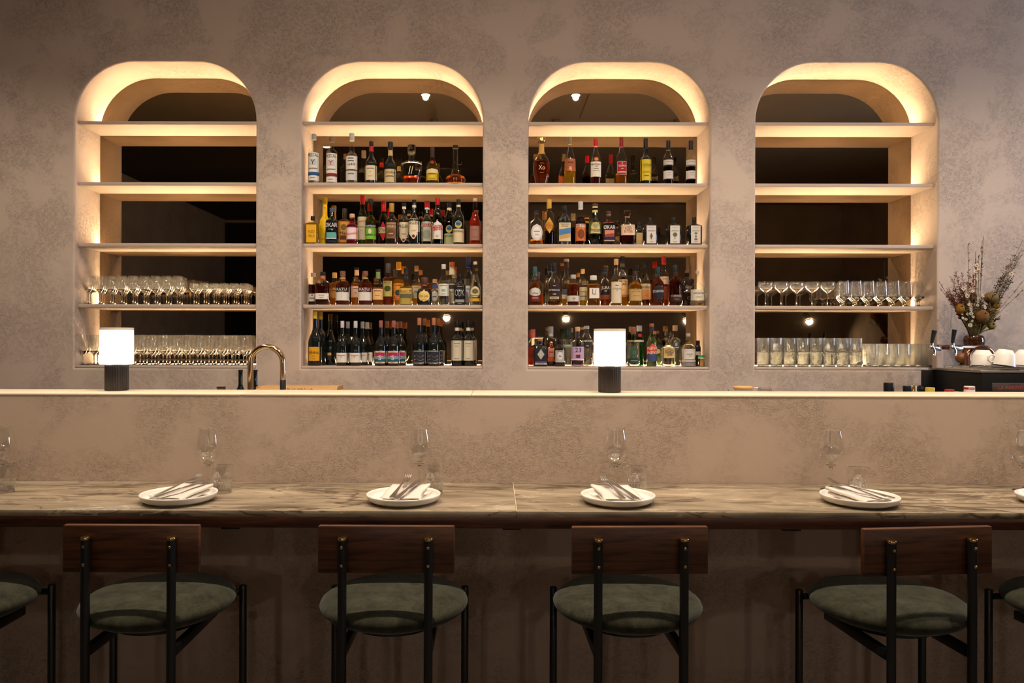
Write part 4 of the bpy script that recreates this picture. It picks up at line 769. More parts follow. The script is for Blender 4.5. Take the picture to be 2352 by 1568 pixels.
bottle(S, 2175, 420, 80, 'squat', 'black', None, 0, (BK, 0.12), [('rect', 560, 605, 0.8, (206, 196, 180))], [], 'small black bottle tucked behind the toothpick jar', row=1, neckw=50, nb=480, bt=510)
# toothpick jar
x0, y0, sc, zb, shelf, place = STRIPS['3D']
p = at(x0 + 2222 / sc, y0 + 605 / sc, 5.19); Hj = p.z - SILL; Rj = 0.5 * 78 / sc * 5.19 / F
t = thing('toothpick_jar', 'small toothpick jar with green lid at the end of the third niche', 'jar', (p.x, 5.19, SILL + 0.0008))
MB().lathe([(Rj * 0.95, 0), (Rj, 0.002), (Rj, Hj * 0.78)], 18, cap1=False).build('glass_body', SH_CLEAR, t)
MB().lathe([(Rj * 1.02, Hj * 0.70), (Rj * 1.02, Hj * 0.80)], 18).build('neck_band', flat((206, 200, 186)), t)
MB().lathe([(Rj * 1.02, Hj * 0.801), (Rj * 1.05, Hj * 0.9), (Rj * 0.8, Hj)], 18).build('lid', flat((40, 140, 70)), t)
mp = MB()
for k in range(26):
    a = random.uniform(0, 6.28); r = Rj * 0.75 * math.sqrt(random.random()); b = a + random.uniform(-1, 1)
    mp.tube([(r * math.cos(a), r * math.sin(a), 0.003), (r * 0.8 * math.cos(b), r * 0.8 * math.sin(b), Hj * 0.68)], 0.0011, 5)
o = mp.build('toothpicks', flat((206, 160, 100)), t); o['kind'] = 'stuff'
# ------------------------------------------------------------------ glassware in the outer niches
def wine_profile(R, Hh, bowl, stem=0.0036, foot=None, wide=0.55, wall=0.0010, mouth=0.80):
    """closed double-walled outline of a stemmed glass: foot, stem, bowl (bowl = share of the height)"""
    foot = foot or R * 0.92; zb = Hh * (1 - bowl); o = []
    o += [(0.0005, 0.0), (foot, 0.0), (foot, 0.0012), (foot * 0.5, 0.003), (stem * 1.6, 0.007), (stem, 0.016), (stem, zb - 0.012), (stem * 1.7, zb - 0.002)]
    out = []; n = 10
    for k in range(1, n + 1):
        t = k / n
        r = R * math.sin(min(1.0, t / wide) * PI / 2) ** 0.72 if t <= wide else R * (1 - (1 - mouth) * ((t - wide) / (1 - wide)) ** 1.6)
        out.append((max(r, stem * 1.7), zb + (Hh - zb) * t))
    inn = [(max(0.0008, r - wall), z) for r, z in out]
    inn = [(r, z + (0.0022 if i == 0 else 0)) for i, (r, z) in enumerate(inn)]
    return o + out + inn[::-1] + [(0.0005, zb + 0.006)]
def tumbler_profile(R, Hh, base=0.008, wall=0.0016, taper=0.94):
    return [(0.0005, 0), (R * taper * 0.96, 0), (R * taper, 0.002), (R, Hh), (R - wall, Hh), (R * taper - wall, base), (0.0005, base)]
TH_G = shell('thin_shelf_glass', (0.985, 0.985, 0.98), 0.12, 0.01, 0.035)
TH_R = shell('ribbed_shelf_glass', (0.93, 0.935, 0.92), 0.14, 0.02, 0.18)
def two_part(name, solid, thin, thin_mat, n=20, rib=0):
    """one glass: thick refracting foot and base, thin wall above"""
    rf = (lambda a, r: 1 + 0.035 * math.cos(rib * a)) if rib else None
    a = MB().lathe(solid, n); ns = len(a.f); a.lathe(thin, n, rf=rf, cap0=False, cap1=False)
    me = a.mesh(name, GLASSW, sharp=55); me.materials.append(thin_mat)
    me.polygons.foreach_set('material_index', [0] * ns + [1] * (len(me.polygons) - ns)); me.update(); return me
def stem_glass(name, R, Hh, bowl, **kw):
    pf = wine_profile(R, Hh, bowl, **kw); zb = Hh * (1 - bowl); k = 2                   # the lower bowl rings stay solid
    foot, out = pf[:8], pf[8:18]
    inn = [(max(0.0008, r - 0.0022), z) for r, z in out[:k]][::-1]
    inn[-1] = (inn[-1][0], inn[-1][1] + 0.003)
    return two_part(name, foot + out[:k] + inn + [(0.0005, zb + 0.008)], out[k - 1:], TH_G)
def tumbler_glass(name, R, Hh, base, taper=0.94):
    return two_part(name, [(0.0005, 0), (R * taper * 0.96, 0), (R * taper, 0.002), (R * taper, base), (0.0005, base * 0.8)], [(R * taper, base + 0.0002), (R * (taper + 1) / 2, (base + Hh) / 2), (R, Hh)], TH_R, 48, 16)
ORDN = ['first', 'second', 'third', 'fourth', 'fifth', 'sixth', 'seventh', 'eighth', 'ninth', 'tenth', 'eleventh', 'twelfth', 'thirteenth', 'fourteenth', 'fifteenth', 'sixteenth']
def stand(name, me, xs, Y, z, label, cat, group, row):
    k = 0
    for px in xs:
        p = at(px, 800, Y)
        if any((p.x - q[0]) ** 2 + (Y - q[1]) ** 2 < (q[2] + me['rad']) ** 2 for q in STOOD if abs(q[3] - z) < 0.01): continue
        STOOD.append((p.x, Y, me['rad'] * 0.999, z))
        tag(link(name, me, loc=(p.x, Y, z + 0.0008), rot=(0, 0, random.random())), '%s, %s row, %s from left' % (label, row, ORDN[k]), cat, group); k += 1
STOOD = []
sc5 = 5.2 / F
def frange(a, b, s):
    out = []
    while a <= b: out.append(a); a += s
    return out
M_WINE = stem_glass('wine_glass', 0.036, 0.196, 0.60, wide=0.50, mouth=0.78); M_WINE['rad'] = 0.0365
M_TULIP = stem_glass('tulip_glass', 0.032, 0.146, 0.42, wide=0.55, mouth=0.85); M_TULIP['rad'] = 0.0325
M_BIG = stem_glass('large_wine_glass', 0.038, 0.205, 0.66, wide=0.42, mouth=0.74, foot=0.034); M_BIG['rad'] = 0.0385
M_COUPE = stem_glass('coupe_glass', 0.050, 0.166, 0.40, wide=0.62, mouth=0.93, foot=0.037); M_COUPE['rad'] = 0.0505
M_SHORT = stem_glass('short_stem_glass', 0.040, 0.172, 0.78, wide=0.30, mouth=0.84, foot=0.036); M_SHORT['rad'] = 0.0405
M_TUMB = tumbler_glass('tumbler', 0.040, 0.098, 0.012); M_TUMB['rad'] = 0.0425
M_HIGH = tumbler_glass('highball_glass', 0.034, 0.158, 0.014); M_HIGH['rad'] = 0.0365
RW = [5.185, 5.268, 5.350]
RN = ['front', 'middle', 'back']
for r, Y in enumerate(RW):
    stand('wine_glass', M_WINE, frange(203 + 5 * r, 430 + 5 * r, 25.6), Y, SZ[3], 'slim wine glass on leftmost niche shelf', 'wine glass', 'slim wine glasses on the leftmost shelf', RN[r])
    stand('tulip_glass', M_TULIP, frange(446 + 5 * r, 579, 23.0), Y, SZ[3], 'short tulip glass beside slim wine glasses', 'glass', 'tulip glasses on the leftmost shelf', RN[r])
    stand('large_wine_glass', M_BIG, frange(190 + 8 * r, 577, 26.4), Y, SILL, 'large wine glass at bottom of leftmost niche', 'wine glass', 'large wine glasses on the leftmost sill', RN[r])
    stand('short_stem_glass', M_SHORT, frange(1938 - 4 * r, 2128, 28.8), Y if r else 5.19, SZ[3], 'short stemmed tall glass on rightmost niche shelf', 'glass', 'short stemmed glasses on the rightmost shelf', RN[r])
    stand('highball_glass', M_HIGH, frange(2004 - 6 * r, 2136, 25.0), Y, SILL, 'ribbed highball at bottom of rightmost niche', 'glass', 'highball glasses on the rightmost sill', RN[r])
for Y in (5.195, 5.30):
    stand('coupe_glass', M_COUPE, frange(1758, 1912, 35.5), Y, SZ[3], 'coupe glass on rightmost niche shelf', 'coupe glass', 'coupe glasses on the rightmost shelf', 'front' if Y < 5.2 else 'back')
for r, Y in enumerate(RW):
    xs = frange(1753, 1978, 30.4)
    stand('tumbler', M_TUMB, xs, Y, SILL, 'ribbed tumbler, bottom layer, rightmost niche', 'tumbler', 'tumblers on the rightmost sill', RN[r])
    for i, px in enumerate(xs):
        p = at(px, 800, Y)
        tag(link('tumbler', M_TUMB, loc=(p.x, Y, SILL + 0.0996), rot=(0, 0, i)), 'ribbed tumbler, upper layer, rightmost niche, %s row, %s from left' % (RN[r], ORDN[i]), 'tumbler', 'tumblers stacked on the lower tumblers')
# ------------------------------------------------------------------ table lamps on the bar ledge
SHADE_M = emis('lit_shade', (1.0, 0.86, 0.66), LAMP_STR)
RIB_M = pbr('dark_ribbed_base', lin((40, 32, 29)), 0.45)
def ledge_y(py, px): # depth of a point on the ledge
    for k in range(200):
        y = 2.83 + 0.002 * k
        if at(px, py, y).z <= BT: return y
    return 2.95
for px, pyb, nm in ((268, 897.5, 'before the leftmost niche'), (1400, 902, 'before the third niche')):
    y = ledge_y(pyb, px) + 0.03
    x = at(px, pyb, y).x
    t = thing('table_lamp', 'glowing white drum lamp on fluted black base, ' + nm, 'lamp', (x, y, BT), 0, 'table lamps on the bar ledge')
    MB().lathe([(0.041, 0.001), (0.042, 0.003), (0.042, 0.10)], 96, rf=lambda a, r: 1 + 0.035 * math.cos(32 * a)).build('base', RIB_M, t, sharp=60)
    MB().lathe([(0.020, 0.1005), (0.020, 0.112)], 16).build('stem', BLACKM, t)
    zs0, zs1 = 0.103, 0.246
    m = MB().lathe([(0.0605, zs0), (0.0615, zs0 + 0.002), (0.0605, zs1 - 0.006), (0.0600, zs1)], 48, cap0=False, cap1=False)
    m.build('shade', SHADE_M, t)
    MB().lathe([(0.0602, zs1 - 0.010), (0.0612, zs1 - 0.009), (0.0612, zs1), (0.0590, zs1), (0.0590, zs1 - 0.010)], 48, cap0=False, cap1=False).build('shade_rim', flat((226, 214, 196)), t)
    MB().lathe([(0.0592, zs1 - 0.012), (0.0592, zs1 - 0.0105)], 48).build('diffuser', SHADE_M, t)
# ------------------------------------------------------------------ counter: place settings
CT_WG = wine_profile(0.046, 0.211, 0.62, stem=0.0036, wide=0.42, mouth=0.70, foot=0.036)
SOLID = glass('counter_glass', (0.975, 0.975, 0.965), 1.46)
def split_glass(t):
    """foot, stem and the heavy bottom of the bowl are solid glass, the bowl above is thin and see-through"""
    zb = 0.211 * 0.38; foot, out = CT_WG[:8], CT_WG[8:18]; k = 3
    MB().lathe(foot + [(out[0][0] * 0.8, out[0][1] - 0.004), (0.0005, out[0][1] - 0.003)], 28).build('stem', SOLID, t, sharp=55)
    MB().lathe([(out[0][0] * 0.8, out[0][1] - 0.0035)] + out, 48, cap0=False, cap1=False).build('bowl', shell('thin_counter_glass', (0.98, 0.98, 0.975), 0.16, 0.0), t)
    r = out[-1][0]
    MB().lathe([(r - 0.0005, 0.2102), (r + 0.0004, 0.2106), (r + 0.0003, 0.2114), (r - 0.0006, 0.2113)], 36, cap0=False, cap1=False).build('rim', SOLID, t)
NAMES = ['at the far left edge', 'of the leftmost full setting', 'of the second setting', 'of the third setting', 'of the rightmost full setting', 'at the far right edge']
for px, nm in zip((4, 478, 963, 1414, 1909, 2352), NAMES):
    p = at(px, 1120, 2.70)
    t = thing('wine_glass', 'empty stemmed wine glass on the marble counter, ' + nm, 'wine glass', (p.x, 2.70, CT + 0.0006), 0, 'wine glasses on the counter'); split_glass(t)
def tumbler(px, nm):
    Y = 2.615; p = at(px, 1120, Y)
    t = thing('water_tumbler', 'low ribbed water tumbler on the counter, ' + nm, 'tumbler', (p.x, Y, CT + 0.0006), 0, 'water tumblers on the counter')
    th = shell('thin_tumbler_glass', (0.97, 0.975, 0.97), 0.15, 0.0)
    rf = lambda a, r: 1 + (0.022 * math.cos(22 * a) if 0.029 < r < 0.0325 else 0)
    MB().lathe([(0.0308, 0.0095), (0.0312, 0.014), (0.0316, 0.040), (0.0340, 0.0440), (0.0352, 0.0475)], 132, cap0=False, cap1=False, rf=rf).build('ribbed_wall', shell('ribbed_tumbler_glass', (0.94, 0.945, 0.94), 0.22, 0.02, 0.05), t, sharp=0)
    MB().lathe([(0.0005, 0), (0.0295, 0), (0.0308, 0.002), (0.0308, 0.009), (0.0005, 0.007)], 44).build('base', SOLID, t, sharp=50)
    MB().lathe([(0.0352, 0.0476), (0.0360, 0.070), (0.0362, 0.0915)], 48, cap0=False, cap1=False).build('wall', th, t)
    MB().lathe([(0.0357, 0.0908), (0.0366, 0.0912), (0.0366, 0.0924), (0.0356, 0.0923)], 36, cap0=False, cap1=False).build('rim', SOLID, t)
for px, nm in zip((10, 510, 996, 1463, 1971), NAMES): tumbler(px, nm)
# plates, folded napkins, forks and knives
PLR = 0.120
def plate(px, nm):
    Y = 2.474; p = at(px, 1140, Y)
    prof = [(0.0005, 0.004), (0.078, 0.0035), (0.080, 0.0), (0.086, 0.0), (0.088, 0.0035), (0.104, 0.006), (0.113, 0.011), (PLR - 0.001, 0.022), (PLR, 0.0268), (PLR - 0.0015, 0.0282), (PLR - 0.0045, 0.0278), (PLR - 0.007, 0.021), (0.107, 0.0125), (0.098, 0.0088), (0.0005, 0.008)]
    o = tag(MB().lathe(prof, 64).build('dinner_plate', CERAM, loc=(p.x, Y, CT + 0.0005), sharp=0), 'white rimmed dinner plate on the counter, ' + nm, 'plate', 'dinner plates on the counter')
    return p.x, Y
def napkin(cx, cy, ang, flip, nm, open_fold=1.0):
    """linen folded in layers; the loops of the folds show along one side"""
    hw, L = 0.062, 0.150; th = 0.0016
    lay = []                                           # folded outline across the width: (u, height)
    def run(u0, u1, z0, z1, n=8, sag=0.0): return [(u0 + (u1 - u0) * k / n, z0 + (z1 - z0) * k / n - sag * math.sin(PI * k / n)) for k in range(n + 1)]
    def turn(u, z, dz, s, n=5): return [(u + s * dz / 2 * math.sin(PI * k / n), z + dz / 2 * (1 - math.cos(PI * k / n))) for k in range(1, n)]
    lay += run(-hw, hw * 0.92, 0, 0); lay += turn(hw * 0.92, 0, 0.006, 1); lay += run(hw * 0.92, -hw * 0.9, 0.006, 0.006)
    lay += turn(-hw * 0.9, 0.006, 0.005, -1); lay += run(-hw * 0.9, hw, 0.011, 0.012); lay += turn(hw, 0.012, 0.009, 1); lay += run(hw, -hw * 1.02, 0.021, 0.017, 10, 0.0035)
    rows = 12; v = []; f = []; n = len(lay); tops = []
    for r in range(rows):
        s = -L / 2 + L * r / (rows - 1); t = r / (rows - 1)
        for k, (u, z) in enumerate(lay):
            lift = 0.011 * t * t + 0.0012 * math.sin(9 * t + 4 * u / hw) * (z / 0.02)
            shr = 1 - 0.05 * math.sin(PI * t)
            v.append((flip * (u * shr + 0.004 * math.sin(5 * t + z * 120)), s, z * (0.85 + 0.35 * t) + lift))
    for r in range(rows - 1):
        for k in range(n - 1):
            f.append((r * n + k, r * n + k + 1, (r + 1) * n + k + 1, (r + 1) * n + k))
    me = MB().add(v, f).mesh('folded_napkin', LINEN, sharp=0)
    o = tag(link('folded_napkin', me, loc=(cx, cy, CT + 0.0105), rot=(0, 0, ang)), 'folded linen napkin under fork and knife on the plate, ' + nm, 'napkin', 'napkins on the plates')
    sm = o.modifiers.new('thickness', 'SOLIDIFY'); sm.thickness = th; sm.offset = 0
def ribbon(pts, ws, th):
    """flat bar along y: pts (y, z), half widths, thickness"""
    v = []; f = []
    for (y, z), w_ in zip(pts, ws): v += [(-w_, y, z), (w_, y, z), (w_, y, z + th), (-w_, y, z + th)]
    for i in range(len(pts) - 1):
        for k in range(4):
            k2 = (k + 1) % 4; f.append((4 * i + k, 4 * i + k2, 4 * i + 4 + k2, 4 * i + 4 + k))
    f.append((0, 1, 2, 3)[::-1]); b = 4 * (len(pts) - 1); f.append((b, b + 1, b + 2, b + 3)); return v, f
def fork(loc, ang, tilt, nm):
    t = thing('fork', 'steel table fork, tines raised, lying on the napkin, ' + nm, 'fork', loc, 0, 'forks on the plates'); t.rotation_euler = (tilt, 0, ang); t.scale = (0.93, 0.93, 0.93)
    v, f = ribbon([(-0.10, 0.0), (-0.096, 0.0005), (-0.05, 0.003), (0.0, 0.006), (0.03, 0.007), (0.040, 0.006), (0.050, 0.004), (0.056, 0.0035)], [0.0065, 0.0095, 0.0065, 0.0035, 0.0035, 0.008, 0.0115, 0.0118], 0.0022)
    MB().add(v, f).build('handle', STEEL, t, sharp=50)
    for k in range(4):
        x = (-1.5 + k) * 0.0066
        v, f = ribbon([(0.0561, 0.0035), (0.070, 0.004), (0.084, 0.007), (0.097, 0.012)], [0.0021, 0.0020, 0.0017, 0.0008], 0.0019)
        MB().add([(a + x, b, c) for a, b, c in v], f).build('tine', STEEL, t, sharp=50)
def knife(loc, ang, tilt, nm):
    t = thing('table_knife', 'steel table knife lying beside the fork on the napkin, ' + nm, 'knife', loc, 0, 'knives on the plates'); t.rotation_euler = (tilt, 0, ang); t.scale = (0.93, 0.93, 0.93)
    v, f = ribbon([(-0.105, 0), (-0.101, 0.0003), (-0.06, 0.0015), (-0.01, 0.003), (0.0, 0.003)], [0.007, 0.0100, 0.0080, 0.0055, 0.0060], 0.0035)
    MB().add(v, f).build('handle', STEEL, t, sharp=50)
    v, f = ribbon([(0.0005, 0.0035), (0.02, 0.0035), (0.07, 0.0035), (0.098, 0.0035), (0.112, 0.0035)], [0.0060, 0.0085, 0.0098, 0.0080, 0.0015], 0.0016)
    MB().add(v, f).build('blade', STEEL, t, sharp=50)
R_ = math.radians
for i, (px, ang, fl_) in enumerate(((411, R_(-28), -1), (927, R_(-11), -1), (1419, R_(14), 1), (1974, R_(38), 1))):
    nm = NAMES[i + 1]; X, Y = plate(px, nm)
    napkin(X + 0.002, Y + 0.004, ang * 0.75, -fl_, nm)
    dx, dy = math.cos(ang), math.sin(ang)
    fork((X - 0.014 * dx - 0.012 * dy, Y + 0.012 * dx - 0.014 * dy, CT + 0.0435), ang, R_(10), nm)
    knife((X + 0.016 * dx, Y - 0.006 + 0.016 * dy, CT + 0.0400), ang + R_(5) * fl_, R_(7), nm)
plate(2432, 'cut off at the right edge')
# ------------------------------------------------------------------ bar stools
def make_stool():
    P = {}
    ZT = 0.902; ys = 0.20                                     # origin under the seat centre, back towards -y
    P['seat'] = [MB().lathe([(0.0005, 0.622), (0.10, 0.623), (0.150, 0.628), (0.185, 0.637), (0.208, 0.649), (0.219, 0.661), (0.2215, 0.668), (0.217, 0.679), (0.202, 0.690), (0.170, 0.700), (0.12, 0.706), (0.06, 0.708), (0.0005, 0.708)], 56).mesh('seat', VELVET, sharp=0)]
    P['seat_pan'] = [MB().lathe([(0.110, 0.606), (0.128, 0.608), (0.128, 0.6215), (0.110, 0.6218)], 40).mesh('seat_pan', BLACKM)]
    P['backrest'] = [MB().box(-0.190, 0.190, -0.186, -0.166, 0.806, 0.938).mesh('backrest', WALNUT, bevel=0.004)]
    P['back_leg'] = [MB().lathe([(0.0122, 0), (0.0122, ZT)], 20, Matrix.Translation((s * 0.119, -0.199, 0))).mesh('back_leg', BLACKM) for s in (-1, 1)]
    P['leg_cap'] = [MB().lathe([(0.0124, ZT + 0.0002), (0.0126, ZT + 0.001), (0.0126, ZT + 0.006), (0.0115, ZT + 0.0075)], 20, Matrix.Translation((s * 0.119, -0.199, 0))).mesh('leg_cap', BRASS) for s in (-1, 1)]
    RX = Matrix.Rotation(PI / 2, 4, 'X')
    P['screw'] = [MB().lathe([(0.0042, 0), (0.0042, 0.0015), (0.003, 0.0026)], 12, Matrix.Translation((s * 0.119, -0.2108, z)) @ RX).mesh('screw', BRASS) for s in (-1, 1) for z in (0.834, 0.884)]
    P['front_leg'] = [MB().lathe([(0.0116, 0), (0.0116, 0.668), (0.0105, 0.670)], 18, Matrix.Translation((s * 0.2075, 0.135, 0))).mesh('front_leg', BLACKM) for s in (-1, 1)]
    P['side_rail'] = [MB().box(s * 0.119 - 0.010, s * 0.119 + 0.010, -0.187, 0.13, 0.576, 0.6055).mesh('side_rail', BLACKM, bevel=0.003) for s in (-1, 1)]
    P['cross_rail'] = [MB().tube([(-0.197, 0.135, 0.648), (0.197, 0.135, 0.648)], 0.010, 12).mesh('cross_rail', BLACKM)]
    P['foot_rail'] = [MB().tube([(-0.196, 0.135, 0.24), (0.196, 0.135, 0.24)], 0.009, 10).mesh('foot_rail', BLACKM)]
    return P
STOOL = make_stool()
ST = [(-1.622, 0, 'cut off at left edge'), (-1.009, 0, 'leftmost of four full ones'), (-0.299, 0, 'second of four full ones'),
      (0.407, 1.5, 'third of four full ones'), (1.208, 6, 'rightmost full one, turned slightly'), (1.80, 4, 'cut off at right edge')]
for xb, deg, nm in ST:
    a = R_(deg); yc = 2.30
    xc = xb - 0.2 * math.sin(a)
    t = thing('bar_stool', 'green velvet bar stool with walnut back, ' + nm, 'bar stool', (xc, yc, 0), a, 'bar stools along the counter')
    for nmp, ms in STOOL.items():
        for me in ms: link(nmp, me, t)
# ------------------------------------------------------------------ things behind the bar
# gooseneck tap
YT = 3.42; pl = at(575, 893, YT); pr_ = at(650, 830, YT); ptop = at(612, 796, YT)
rad = (pr_.x - pl.x) / 2; zc = ptop.z - rad
t = thing('bar_tap', 'polished gold gooseneck tap rising behind the bar ledge', 'tap', (pl.x, YT, BENCH))
pts = [(0, 0, 0.03), (0, 0, zc - BENCH)] + [(rad - rad * math.cos(PI * k / 14), 0, zc - BENCH + rad * math.sin(PI * k / 14)) for k in range(1, 15)]
zend = at(650, 872, YT).z - BENCH
MB().tube(pts + [(2 * rad, 0, zend)], 0.0130, 16).build('spout', GOLDM, t, sharp=60)
MB().lathe([(0.0132, zend - 0.12), (0.0132, zend - 0.002), (0.012, zend)], 16, Matrix.Translation((2 * rad, 0, 0))).build('spray_head', BLACKM, t)
MB().lathe([(0.026, 0.0005), (0.026, 0.03), (0.014, 0.036)], 20).build('base', GOLDM, t)
# wine bottles on the back bench, tops above the ledge
def plain_bottle(px, pyt, Y, z, label, body, capc, R=0.037, rn=0.0135, cap=0.03, group=None, capmat=None, nb=0.3, bt=0.5, capw=1.08):
    p = at(px, pyt, Y); Hh = p.z - z
    t = thing('liquor_bottle', label, 'bottle', (p.x, Y, z + 0.0008), 0, group)
    pr = smooth_profile([(0, R * 0.94), (0.004, R), (Hh * (1 - bt), R), (Hh * (1 - nb), rn), (Hh - cap, rn)])
    MB().lathe([(r, q) for q, r in pr], 24).build('glass_body', body, t, sharp=60)
    MB().lathe([(rn * capw, Hh - cap), (rn * capw, Hh - 0.003), (rn * capw * 0.92, Hh)], 18).build('cap', capmat or flat(capc, 0.4), t)
    return t
plain_bottle(552.5, 849, 4.93, BENCH, 'open dark wine bottle left of the gold tap', DARK_G, (20, 22, 20), cap=0.012)
plain_bottle(586.5, 849, 4.93, BENCH, 'open dark wine bottle seen through the gold tap', DARK_G, (20, 22, 20), cap=0.012)
# cardboard box
YX = 4.72; a = at(588, 893, YX); b = at(772, 893, YX); zt = at(680, 886.5, YX).z
t = thing('cardboard_box', 'brown cardboard box behind the gold tap, flap open', 'box', ((a.x + b.x) / 2, YX, BENCH))
hw = (b.x - a.x) / 2
MB().box(-hw, hw, 0, 0.22, 0.0008, zt - BENCH - 0.004).build('body', CARD, t, smooth=False)
MB().add([(-hw - 0.012, -0.02, zt - BENCH - 0.026), (hw + 0.01, -0.03, zt - BENCH - 0.02), (hw + 0.012, 0.0, zt - BENCH + 0.004), (-hw + 0.04, 0.0, zt - BENCH), (-hw - 0.012, -0.02, zt - BENCH - 0.029), (hw + 0.01, -0.03, zt - BENCH - 0.023), (hw + 0.012, 0.003, zt - BENCH + 0.001), (-hw + 0.04, 0.003, zt - BENCH - 0.003)],
         [(0, 1, 2, 3), (7, 6, 5, 4), (0, 4, 5, 1), (1, 5, 6, 2), (2, 6, 7, 3), (3, 7, 4, 0)]).build('flap', CARD, t, smooth=False)
MB().add([(hw + 0.002, 0.02, zt - BENCH - 0.03), (hw + 0.07, 0.0, zt - BENCH - 0.012), (hw + 0.072, 0.06, zt - BENCH - 0.008), (hw + 0.002, 0.12, zt - BENCH - 0.03), (hw + 0.002, 0.02, zt - BENCH - 0.033), (hw + 0.07, 0.0, zt - BENCH - 0.015), (hw + 0.072, 0.06, zt - BENCH - 0.011), (hw + 0.002, 0.12, zt - BENCH - 0.033)],
         [(0, 1, 2, 3), (7, 6, 5, 4), (0, 4, 5, 1), (1, 5, 6, 2), (2, 6, 7, 3), (3, 7, 4, 0)]).build('side_flap', CARD, t, smooth=False)
flat_text('THIS SIDE UP', 0.022, flat((40, 32, 26)), t, Matrix.Translation((0.03, -0.031, zt - BENCH - 0.024)), maxw=0.16)
# wooden scraps at far left of the tap
p = at(508, 890, 4.8)
t = thing('cork_block', 'small brown block lying left of the open wine bottles', 'block', (p.x, 4.8, BENCH)); h_ = p.z - BENCH
MB().box(-0.022, 0.022, -0.02, 0.02, 0.0008, h_).build('body', flat((96, 66, 44)), t, bevel=0.004)
MB().box(-0.024, 0.024, -0.022, 0.022, h_ + 0.0005, h_ + 0.006).build('lid', flat((76, 52, 36)), t, bevel=0.002)
# swing-top jar with a wooden lid and clips
YJ = 3.30; p = at(1707, 887, YJ); Hj = p.z - BENCH
t = thing('preserving_jar', 'glass jar with round wooden lid just above the bar ledge', 'jar', (p.x, YJ, BENCH))
MB().lathe([(0.040, 0.001), (0.042, 0.004), (0.042, Hj - 0.05), (0.036, Hj - 0.02), (0.036, Hj - 0.012)], 28, cap1=False).build('glass_body', SH_CLEAR, t)
MB().lathe([(0.038, Hj - 0.014), (0.041, Hj - 0.012), (0.041, Hj - 0.003), (0.038, Hj)], 28).build('lid', flat((206, 150, 96)), t)
MB().tube([(-0.045, -0.01, Hj - 0.035), (-0.066, -0.01, Hj - 0.018), (-0.070, -0.01, Hj - 0.008), (-0.046, -0.01, Hj - 0.008)], 0.0014, 6).build('wire_clip', CHROME, t)
MB().tube([(0.045, -0.01, Hj - 0.035), (0.060, -0.01, Hj - 0.02), (0.064, -0.01, Hj - 0.004), (0.044, -0.01, Hj - 0.005)], 0.0014, 6).build('wire_clip', CHROME, t)
for px, k in ((1752, 'left'), (1768, 'right')):
    p = at(px, 893.5, YJ); Hg = p.z - BENCH
    t = thing('mixing_glass', 'clear mixing glass beside the wooden lidded jar, %s one' % k, 'glass', (p.x, YJ + (0.06 if k == 'right' else -0.03), BENCH))
    MB().lathe(tumbler_profile(0.026, Hg, 0.01), 24).build('glass_body', GLASSW, t, sharp=50)
    MB().lathe([(0.0255, Hg), (0.0265, Hg + 0.0004), (0.0265, Hg + 0.0014), (0.0255, Hg + 0.0014)], 24, cap0=False, cap1=False).build('rim', GLASSW, t)
# bottle tops in the speed rail
YR = 3.26; GRP = 'bottle tops above the ledge'
plain_bottle(2041.5, 879, YR, BENCH, 'bottle with domed black stopper poking above the bar ledge', DARK_G, (14, 14, 16), rn=0.018, cap=0.05, group=GRP, capw=1.15)
plain_bottle(2084, 886.5, YR, BENCH, 'bottle with flat black screw cap above the bar ledge', DARK_G, (16, 18, 22), rn=0.0165, cap=0.03, group=GRP, R=0.034)
plain_bottle(2096, 886, YR + 0.09, BENCH, 'bottle with brass cap behind the flat black screw cap', DARK_G, (180, 150, 60), rn=0.0145, cap=0.03, group=GRP, R=0.034, capmat=BRASS)
plain_bottle(2136, 890, YR, BENCH, 'bottle with yellow gold cap in front of the coffee machine edge', DARK_G, (196, 170, 60), rn=0.0175, cap=0.03, group=GRP, R=0.034)
plain_bottle(2180.5, 894, YR, BENCH, 'bottle with low red cap in front of the coffee machine', DARK_G, (150, 36, 28), rn=0.0175, cap=0.03, group=GRP, R=0.036)
plain_bottle(2196, 899, YR + 0.1, BENCH, 'bottle with small orange cap behind the red cap', DARK_G, (206, 120, 50), rn=0.011, cap=0.02, group=GRP, R=0.032)
t = plain_bottle(2226.5, 887, YR, BENCH, 'bottle with white cap and red band in front of the coffee machine', DARK_G, (222, 216, 210), rn=0.0195, cap=0.035, group=GRP, R=0.036)
Hh = at(2226.5, 887, YR).z - BENCH
MB().lathe([(0.0195 * 1.08 + 0.0004, Hh - 0.013), (0.0195 * 1.08 + 0.0004, Hh - 0.004)], 18, cap0=False, cap1=False).build('cap_band', flat((180, 44, 40)), t)
v, f, w_ = text_geo('BRANCA'); r_ = 0.0195 * 1.08 + 0.0008
MB().add([(r_ * math.sin(x * 0.0052 / r_), -r_ * math.cos(x * 0.0052 / r_), Hh - 0.0085 + y * 0.0055) for x, y, _ in v], f).build('lettering', flat((232, 220, 214)), t, smooth=False)
